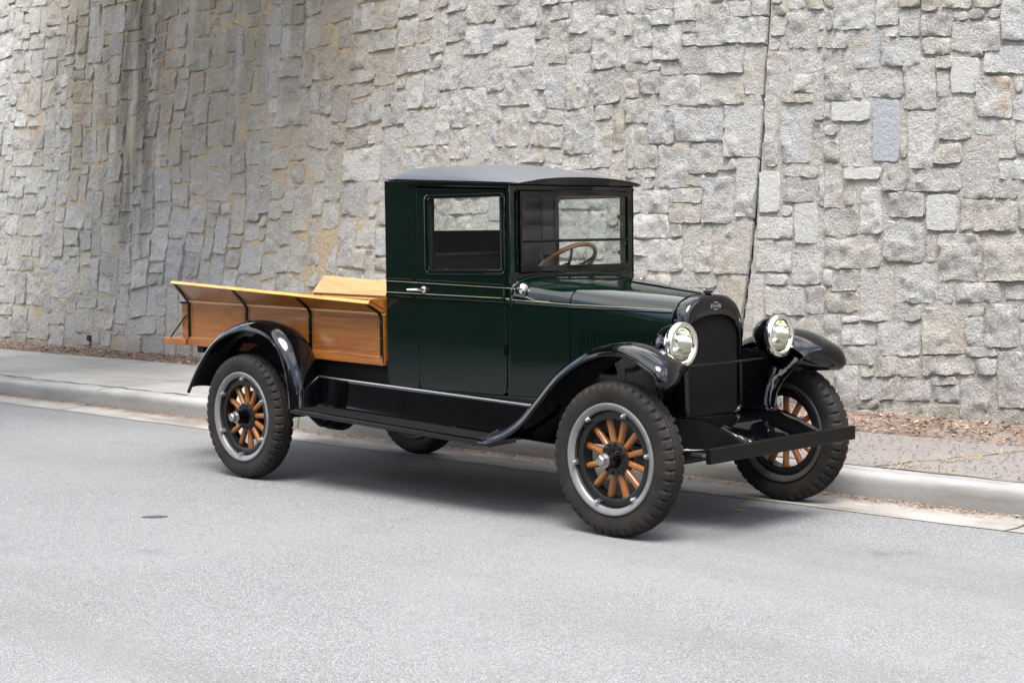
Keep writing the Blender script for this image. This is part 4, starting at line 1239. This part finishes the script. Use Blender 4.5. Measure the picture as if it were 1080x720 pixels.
for s in (-1, 1):
    b, rg_ = fender(RP, s, rf_sect, 56)
    fo = part(b, 'rear_fender', M['black'], solid=.005, sharp=50)
    be = MB(); be.tube([r[2] for r in rg_], .0065, 8); part(be, 'fender_bead', M['black'], fo)
    iv = MB(); iv.loft([[r[-1], (r[-1][0], s*.585, max(.60, r[-1][2]-.30))] for r in rg_[6:52]], False, False)
    part(iv, 'inner_valance', M['dull'], fo, solid=.003)

# --- running boards and splash aprons
for s in (-1, 1):
    zr = lambda x: lerp(.492, .428, (x+2.6)/1.68)
    rb = MB()
    rb.loft([[(x, s*y, zr(x)+dz) for y, dz in ((.60, .0), (.815, .0), (.822, -.006), (.822, -.030), (.812, -.034), (.60, -.028))] for x in np.linspace(-2.61, -.86, 8)])
    ro = part(rb, 'running_board', M['black'], bevel=.003)
    mt = MB()
    for k in range(11):
        y = .625+k*.017; mt.box((-2.56, min(s*y, s*(y+.009)), 0), (-.95, max(s*y, s*(y+.009)), .004))
    mt.v = [(x, y, z+zr(x)+.0005) for x, y, z in mt.v]
    part(mt, 'tread_ribs', M['dull'], ro)
    ap = MB()
    ap.loft([[(x, s*.555, zs+.012), (x, s*.572, zs+.01), (x, s*.580, zs), (x, s*.582, zs-.015), (x, s*.590, lerp(zs, zr(x), .5)), (x, s*.606, zr(x)+.012), (x, s*.625, zr(x)+.002)] for x, zs in [(xx, lerp(.668, .604, (xx+2.62)/1.9)) for xx in np.linspace(-2.62, -.55, 10)]], False, False)
    ao = part(ap, 'splash_apron', M['black'], solid=.004, sharp=50)
    sm = MB(); sm.tube([(xx, s*.580, lerp(.668, .604, (xx+2.62)/1.9)+.003) for xx in np.linspace(-2.62, -.72, 10)], .0075, 8); part(sm, 'sill_bead', M['steel'], ao)  # bright steel here paints the white sky glint along the sill
    for x in (-2.3, -1.6, -1.0):
        bk_ = MB(); bk_.tube([(x, s*.36, .50), (x, s*.58, .455), (x, s*.80, zr(x)-.035)], .012, 8); part(bk_, 'step_bracket', M['chassis'], ro)

# --- chassis
for s in (-1, 1):
    fr = MB()
    secs = [(-4.0, .70, .12), (-3.3, .70, .13), (-2.6, .63, .14), (-1.0, .585, .14), (-.3, .575, .13), (.0, .575, .14), (.15, .575, .16), (.28, .565, .14), (.39, .523, .10), (.505, .472, .06)]
    fr.loft([[(x, s*(.385 if x < -1.2 else .335 if x > -.4 else .36), z), (x, s*(.385 if x < -1.2 else .335 if x > -.4 else .36)-s*.05, z), (x, s*(.385 if x < -1.2 else .335 if x > -.4 else .36)-s*.05, z-h), (x, s*(.385 if x < -1.2 else .335 if x > -.4 else .36), z-h)] for x, z, h in secs])
    part(fr, 'frame_rail', M['chassis'], bevel=.004)
    # apron between rail and inner valance
    ap = MB(); ap.loft([[(x, s*.335, z+.003), (x, s*.395, z+.001), (x, s*.404, z-.012)] for x, z in ((-.5, .58), (-.2, .578), (.0, .58), (.105, .581))], False, False)
    part(ap, 'frame_apron', M['black'], solid=.005)
    dcov = MB(); dcov.loft([[(x, s*.336, z+.004), (x, s*.30, z+.007), (x, s*.262, z+.004)] for x, z, h in secs[5:]], False, False)
    part(dcov, 'dumb_iron_cover', M['black'], solid=.004)
    # front and rear leaf springs
    for (xa, xb, zc, sag, yy) in ((-.52, .47, .47, .075, .335), (-3.75, -2.55, .50, .07, .42)):
        for k in range(5):
            q = MB(); f_ = 1-k*.16; xm = (xa+xb)/2
            q.strap([(xm+(xb-xa)/2*f_*t, s*yy, zc-sag*(1-(f_*t)**2)-k*.008) for t in np.linspace(-1, 1, 13)], (0, 1, 0), .05, .0075)
            if k == 0: sp0 = part(q, 'leaf_spring', M['chassis'])
            else: part(q, 'leaf', M['chassis'], sp0)
fa = MB(); fa.loft([[(x, y, z) for y in (-.29, -.15, 0, .15, .29)] for x, z in ((.03, .555), (.15, .545), (.28, .525), (.40, .475), (.495, .43))], False, False); part(fa, 'front_apron', M['black'], solid=.004)
ax_ = MB(); ax_.tube([(0, -.66, .40), (0, -.56, .37), (0, -.4, .335), (0, .4, .335), (0, .56, .37), (0, .66, .40)], .026, 10); part(ax_, 'front_axle', M['chassis'])
td = MB(); td.tube([(-.13, -.62, .375), (-.13, .62, .375)], .012, 8); part(td, 'tie_rod', M['chassis'])
ra_ = MB(); ra_.tube([(-3.15, -.64, .40), (-3.15, -.25, .40), (-3.15, -.14, .40), (-3.15, .14, .40), (-3.15, .25, .40), (-3.15, .64, .40)], [.04, .045, .13, .13, .045, .04], 20)
ra_.lathe([(-.10, 0), (-.10, .10), (-.05, .16), (.05, .16), (.11, .09), (.11, 0)], (-3.15, 0, .40), (1, 0, 0), 28)
part(ra_, 'rear_axle', M['chassis'])
sh = MB(); sh.tube([(-3.05, 0, .41), (-1.2, 0, .50)], .035, 12); part(sh, 'drive_shaft', M['chassis'])
en = MB(); en.box((-.92, -.17, .36), (-.12, .17, .62)); en.box((-1.35, -.13, .40), (-.90, .13, .64)); en.box((-.60, -.14, .62), (-.10, .14, 1.02)); en.box((-1.05, -.33, .50), (-.2, .33, .54))
part(en, 'engine', M['chassis'], bevel=.03, seg=3)
us = MB(); us.box((-2.0, -.55, .60), (-.62, .55, .64)); us.box((-.62, -.36, .56), (.03, .36, .575)); part(us, 'floor_pan', M['dull'])
for s in (-1, 1):
    ia = MB(); ia.box((-2.9, min(s*.50, s*.515), .58), (-1.99, max(s*.50, s*.515), .80)); part(ia, 'inner_apron', M['dull'])
for x in (-3.9, -2.75, -1.9, -.05):
    cm = MB(); cm.box((x-.04, -.36, .50 if x > -2 else .62), (x+.04, .36, .56 if x > -2 else .69)); part(cm, 'cross_member', M['chassis'])
ex = MB(); ex.tube([(-.5, -.22, .42), (-1.5, -.24, .41), (-1.6, -.24, .41), (-2.3, -.24, .40), (-2.35, -.24, .40), (-3.95, -.27, .36)], [.022, .022, .06, .06, .022, .022], 12); part(ex, 'exhaust_pipe', M['chassis'])
# --- bumper plank
bp_ = MB(); bp_.loft([[(x0+.0, y, z) for x0, z in [(px-.5+.498, pz) for px, pz in ((.498, .403), (.527, .403), (.531, .407), (.531, .476), (.527, .480), (.498, .480))]] for y in (-.648, -.3, .3, .635)])
bmp = part(bp_, 'bumper', M['bumper'], bevel=.004)
hk = MB(); hk.tube([(.40, -.63, .437), (.47, -.63, .437), (.50, -.60, .437)], .016, 8); part(hk, 'bumper_bracket', M['chassis'], bmp)

# --- wheels
RW = .40
def tyre_mb(s):
    prof = [(.050, .272), (.060, .285), (.066, .305), (.0705, .330), (.0715, .350), (.0695, .366), (.066, .376), (.061, .385), (.050, .392), (.034, .3965), (.026, .398), (.024, .391), (.019, .391), (.017, .399), (.008, .400), (.006, .394), (0, .394)]
    full = [(h, r) for h, r in prof]+[(-h, r) for h, r in prof[::-1][1:]]
    NB = 46; ST = 5
    def mod(h, r, k):
        ph = (k+(2 if h > 0 else 0)) % ST
        a = abs(h)
        if a >= .033 and r >= .364: return r-(.013 if ph == 0 else 0.0)
        if a < .010 and r > .393: return r-(.004 if (k % (ST*2)) == 0 else 0)
        return r
    b = MB(); b.lathe(full, (0, 0, 0), (0, 1, 0), NB*ST, mod=mod); return b
def circ_lathe(prof, n=64): b = MB(); b.lathe(prof, (0, 0, 0), (0, 1, 0), n); return b
def make_wheel(loc, rear, flip, ang):
    """outer face towards -y unless flipped"""
    f = 1 if not flip else -1
    def P(pr): return [(h*f, r) for h, r in pr]
    fel = circ_lathe(P([(-.036, .206), (-.040, .212), (-.040, .243), (-.034, .252), (.034, .252), (.040, .243), (.040, .212), (.036, .206), (-.036, .206)]))
    w_ = fel.build('wheel', M['chassis'], None); w_.location = loc; attach(w_, RT)
    def sub(mb, name, mat, **k):
        o = mb.build(name, mat, None, **k); o.parent = w_; return o
    ty = sub(tyre_mb(f), 'tyre', M['rubber'], sharp=28)
    letters = None
    sub(circ_lathe(P([(-.052, .252), (-.058, .256), (-.064, .264), (-.069, .275), (-.071, .283), (-.069, .287), (-.060, .289), (-.052, .276), (-.048, .262), (-.046, .252), (-.052, .248)]), 72), 'rim', M['rim'], sharp=50)
    sub(circ_lathe(P([(-.047, .250), (-.045, .266), (.050, .276), (.060, .288), (.068, .288), (.070, .284), (.066, .272), (.050, .254), (.0, .249), (-.047, .250)]), 72), 'rim_band', M['rim_back'], sharp=50)
    # spokes
    s0 = None
    for k in range(12):
        a = 2*pi*k/12+ang+.13
        sp = MB(); rings = []
        for r, hw_, hd in ((.070, .0175, .019), (.095, .0165, .0185), (.15, .0172, .0175), (.195, .0185, .0180), (.209, .0165, .0165)):
            ring = []
            for q in range(12):
                t = 2*pi*q/12; lx = hw_*math.copysign(abs(cos(t))**.8, cos(t)); ly = hd*math.copysign(abs(sin(t))**.8, sin(t))
                ring.append((lx, ly, r))
            rings.append(ring)
        sp.loft(rings)
        if s0 is None: s0 = sub(sp, 'spoke', M['spoke']); o = s0
        else:
            o = s0.copy(); COL.objects.link(o); o.parent = w_
        o.rotation_euler = (0, a, 0)
    sub(circ_lathe(P([(-.034, 0), (-.034, .060), (-.031, .082), (-.027, .088), (-.020, .088), (-.020, .0)]), 48), 'hub_flange', M['chassis'])
    sub(circ_lathe(P([(.020, 0), (.020, .088), (.030, .088), (.036, .07), (.05, .055), (.05, .0)]), 48), 'hub_back', M['chassis'])
    sub(circ_lathe(P([(-.033, .052), (-.050, .046), (-.085, .041), (-.105, .040), (-.108, .036), (-.108, 0)]), 32), 'hub', M['black'])
    cap = MB()
    for nn, pr in ((6, [(-.106, .029), (-.138, .028), (-.141, .025)]), (24, [(-.141, .023), (-.145, .020), (-.147, 0)])):
        cap.lathe(P(pr), (0, 0, 0), (0, 1, 0), nn)
    cap.lathe(P([(-.104, .038), (-.110, .038), (-.110, .0)]), (0, 0, 0), (0, 1, 0), 24)
    sub(cap, 'hub_cap', M['steel'], sharp=30)
    for k in range(12):
        a = 2*pi*k/12+ang
        bl = MB(); bl.lathe(P([(-.034, .0075), (-.042, .0065), (-.044, 0)]), (.074*sin(a), 0, .074*cos(a)), (0, 1, 0), 8)
        if k == 0: b0 = sub(bl, 'hub_bolt', M['chassis'])
        else: sub(bl, 'hub_bolt', M['chassis'])
    # rim lugs
    for k in range(6):
        a = 2*pi*k/6+ang+.26; c, sn = cos(a), sin(a)
        l = MB()
        def T(x, y, z): return (x*c+z*sn, y*f, -x*sn+z*c)
        l.hexa([T(-.014, -.040, .232), T(.014, -.040, .232), T(.014, -.040, .262), T(-.014, -.040, .262), T(-.012, -.062, .234), T(.012, -.062, .234), T(.011, -.060, .264), T(-.011, -.060, .264)])
        cc = Vector(T(0, -.060, .243))
        l.lathe([(0, .011), (.012*f*-1, .011), (.013*f*-1, .006), (.02*f*-1, .006), (.021*f*-1, 0)], cc, (0, 1, 0), 6)
        sub(l, 'rim_lug', M['steel'], bevel=.0015)
    vs_ = MB(); a = ang-.9; vs_.tube([(.245*sin(a), -.03*f, .245*cos(a)), (.235*sin(a), -.06*f, .235*cos(a)), (.222*sin(a), -.075*f, .222*cos(a))], .0045, 8); sub(vs_, 'valve_stem', M['dull'])
    if rear:
        sub(circ_lathe(P([(.045, .0), (.045, .150), (.052, .160), (.10, .160), (.105, .150), (.105, 0)]), 48), 'brake_drum', M['chassis'])
    return w_
make_wheel((0, -.7357, RW), False, False, .12)
make_wheel((0, .7357, RW), False, True, .4)
make_wheel((-3.15, -.7357, RW), True, False, -.2)
make_wheel((-3.15, .7357, RW), True, True, .7)

# --- wooden bed
XB0, XB1 = -4.065, -2.012
def bz(x, a, b): return lerp(a, b, (x-XB0)/(XB1-XB0))
ZB = (.826, .778); ZT = (1.108, 1.070); ZF = (1.240, 1.142)
for s in (-1, 1):
    p = MB()
    def col(x, y0, y1, za, zb_): return [(x, s*y0, za), (x, s*y1, za), (x, s*y1, zb_), (x, s*y0, zb_)]
    p.loft([col(x, .545, .566, bz(x, *ZB)+.04, bz(x, *ZT)) for x in (XB0, -3.4, -2.7, XB1)])
    bside = part(p, 'bed_side', M['oak'], bevel=.003)
    q = MB(); q.loft([col(x, .540, .577, bz(x, *ZB)-.012, bz(x, *ZB)+.045) for x in (XB0, XB1)]); part(q, 'sill_rail', M['oak_dark'], bside, bevel=.004)
    # routed line framing each bay
    rt = MB()
    edges = [-4.04, -3.39, -2.715, -2.025]
    for xa, xb in zip(edges, edges[1:]):
        xa += .035; xb -= .035
        lo = lambda x: bz(x, *ZB)+.072; hi = lambda x: bz(x, *ZT)-.022
        y = s*.5665
        rt.tube([(xa, y, lo(xa)), (xb, y, lo(xb)), (xb, y, hi(xb)), (xa, y, hi(xa))], .0022, 6, False, True)
    part(rt, 'groove', M['oak_dark'], bside)
    cap = MB(); cap.loft([col(x, .540, .572, bz(x, *ZT), bz(x, *ZT)+.010) for x in (XB0, XB1)]); part(cap, 'top_rail', M['oak_top'], bside, bevel=.002)
    # flare board
    fl = MB(); rings = []
    for x in np.linspace(XB0-.028, XB1+.005, 6):
        z0 = bz(x, *ZT)+.012; z1 = bz(x, *ZF)
        d = Vector((.115, z1-z0)).normalized(); nn = Vector((-d.y, d.x))*.020
        rings.append([(x, s*(.566), z0), (x, s*.681, z1), (x, s*(.681+nn.x), z1+nn.y), (x, s*(.566+nn.x), z0+nn.y)])
    fl.loft(rings); fb = part(fl, 'flare_board', M['oak'], bevel=.003)
    pf = MB(); pf.loft([[tuple(Vector(r[3])+Vector((0, -s*.0045, .0045))), tuple(Vector(r[2])+Vector((0, -s*.0045, .0045)))] for r in rings], False, False); part(pf, 'skylit_face', M['oak_skylit'], fb)  # paler sheet paints the sky light on the board's inner face
    ed = MB(); ed.loft([[tuple(Vector(r[1])+Vector((0, s*.001, -.002))), tuple(Vector(r[1])+Vector((0, s*.006, .004))), tuple(Vector(r[2])+Vector((0, s*.004, .004))), tuple(Vector(r[2])+Vector((0, -s*.002, .002)))] for r in rings]); part(ed, 'board_edge', M['oak_top'], fb, bevel=.001)  # paler oak paints the bright light along the board's top edge
    for x in (-4.045, -3.382, -2.708, -2.022):
        bk_ = MB(); z0, z1, zb_ = bz(x, *ZT)+.008, bz(x, *ZF), bz(x, *ZB)
        bk_.strap([(x, s*.5705, zb_+.01), (x, s*.5705, z0-.03), (x, s*.574, z0-.012), (x, s*.584, z0+.004), (x, s*.676, z1-.006)], (1, 0, 0), .026, .007)
        k_ = part(bk_, 'flare_bracket', M['bumper'], bside, bevel=.001)
        for z in (zb_+.04, (zb_+z0)/2, z0-.05):
            bo = MB(); bo.lathe([(0, .009), (.004*s, .008), (.007*s, 0)], (x, s*.574, z), (0, 1, 0), 10); k_b = bo.build('bolt', M['chassis'], None)
            attach(k_b, bside)
fl = MB()
for k in range(8):
    y = -.536+k*.134; fl.loft([[(x, y+.002, z), (x, y+.132, z), (x, y+.132, z+.022), (x, y+.002, z+.022)] for x, z in ((XB0-.005, bz(XB0, *ZB)+.015), (XB1, bz(XB1, *ZB)+.015))])
part(fl, 'bed_floor', M['oak'])
hb = MB(); hb.plate([(-.544, .80), (.544, .80), (.544, 1.075), (.665, 1.150), (.655, 1.172), (-.655, 1.172), (-.665, 1.150), (-.544, 1.075)], [], 0, .02, lambda y, z, d: (XB1-.026+d, y, z)); part(hb, 'headboard', M['oak'], bevel=.002)
tg = MB(); tg.box((-4.140, -.566, .862), (-4.072, .566, 1.112)); tgo = part(tg, 'tailgate', M['oak_dark'], bevel=.003)
ts = MB(); ts.box((-4.330, -.590, .812), (-4.070, .590, .858)); part(ts, 'tail_step', M['oak'], bevel=.004)
for s in (-1, 1):
    ch = MB(); ch.tube([(-4.07, s*.578, 1.02), (-4.16, s*.58, .945), (-4.27, s*.575, .862)], .0055, 8); part(ch, 'tailgate_stay', M['bumper'], tgo)
    la = MB(); la.box((-4.15, s*.56-.012, 1.098), (-4.05, s*.56+.012, 1.112)); la.tube([(-4.14, s*.56, 1.10), (-4.14, s*.56, 1.06)], .005, 6); part(la, 'tailgate_latch', M['bumper'], tgo)
    be = MB(); be.box((-4.0, s*.36-.04, .69), (-2.05, s*.36+.04, .79)); part(be, 'bed_bearer', M['dull'])
for x in (-3.95, -3.4, -2.85, -2.2):
    be = MB(); be.box((x-.035, -.55, .765), (x+.035, .55, .815)); part(be, 'bed_cross_sill', M['dull'])

# ------------------------------------------------------------------ small things on the ground
def scatter(name, n, fn, mat, label, cat, seed):
    r = np.random.default_rng(seed); V = []; F = []; T = []
    for i in range(n):
        c, sz, flat = fn(r)
        a = r.random()*2*pi; tl = (r.random(2)-.5)*flat; asp = .35+.5*r.random()
        u = np.array([cos(a), sin(a), tl[0]]); v = np.array([-sin(a), cos(a), tl[1]])*asp
        k = len(V); curl = sz*.35*r.random()
        up = np.array([0, 0, curl])
        V += [c-u*sz, c+v*sz*.6+up*.6, c+u*sz+up*.3, c-v*sz*.6+up]; F += [(k, k+1, k+2), (k, k+2, k+3)]
        t = r.random(); T += [(t, 0, 0, 1)]*4
    me = bpy.data.meshes.new(name); me.from_pydata([tuple(p) for p in V], [], F)
    ca = me.color_attributes.new('tint', 'FLOAT_COLOR', 'POINT'); ca.data.foreach_set('color', np.array(T, float).ravel())
    me.materials.append(mat); o = bpy.data.objects.new(name, me); COL.objects.link(o)
    return set_props(o, label, cat, None, 'stuff')
def soilz(x, y):
    b = back(x); wy_ = 3.02-.026*(x+1)
    return lerp(.20, .25, min(1, max(0, (y-b)/(wy_-b))))
def f_strip(r):
    x = r.uniform(-15.5, 1.2); b = back(x); y = b-.05+(3.04-.026*(x+1)-b)*r.random()
    return np.array([x, y, soilz(x, y)+.006+.02*r.random()]), r.uniform(.010, .030), .9
scatter('leaf_litter', 7000, f_strip, M['litter'], 'brown and reddish leaf litter lying along the foot of the stone wall', 'leaf litter', 31)
def f_walk(r):
    x = 1.3-3.2*r.random()**1.1; y = r.uniform(1.22, back(x)); 
    return np.array([x, y, lerp(.168, .205, (y-1.22)/1.15)+.002]), r.uniform(.006, .015), .5
scatter('fallen_petals', 1500, f_walk, M['petal'], 'small dark red leaf bits scattered on the pavement by the front wheel', 'leaf litter', 32)
def f_gut(r):
    x = r.uniform(-13, 1.6); y = .995-abs(r.normal())*.06
    return np.array([x, y, .024]), r.uniform(.004, .015), .6
scatter('gutter_debris', 5200, f_gut, M['litter'], 'line of brown leaf debris collected in the gutter against the kerb', 'leaf litter', 33)
gr = MB(); r = np.random.default_rng(5)
for (x, y, n) in ((.55, 1.62, 26), (.62, 1.75, 24), (.47, 1.35, 14), (.66, 2.0, 16), (.42, 1.26, 10), (.75, 1.26, 7)):
    for k in range(n):
        a = r.random()*2*pi; l = r.uniform(.03, .085); p0 = Vector((x+r.normal()*.03, y+r.normal()*.05, lerp(.168, .205, (y-1.22)/1.15)))
        d = Vector((cos(a), sin(a), r.uniform(.15, .9)))
        gr.tube([p0, p0+d*l*.5, p0+d*l+Vector((0, 0, -l*.25))], [.0016, .0013, .0005], 4)
set_props(gr.build('dry_weeds', M['grass']), 'straw coloured dead weeds growing from the cracked pavement at right', 'weeds', None, 'stuff')
lf = MB(); lf.add([(.0, .0, .004), (.035, .018, .012), (.075, .0, .006), (.035, -.016, .014)], [(0, 1, 2), (0, 2, 3)])
lf.v = [(.0+x*cos(.6)-y*sin(.6), .21+x*sin(.6)+y*cos(.6), z) for x, y, z in lf.v]
set_props(lf.build('fallen_leaf', M['yellowleaf'], solid=.001), 'single small yellow leaf lying on the asphalt beside the front tyre', 'leaf')
tm = MB()
pts = []
for k in range(18):
    a = 2*pi*k/18; pts.append((-2.335+.075*cos(a)*.72+.008*sin(3*a)-.022*sin(a), -1.99+.075*cos(a)*.72+.026*sin(a), .004))
tm.add(pts, [tuple(range(18))])
set_props(tm.build('tar_patch', M['tar']), 'small dark grey oval tar patch on the road left of the truck', 'tar patch')
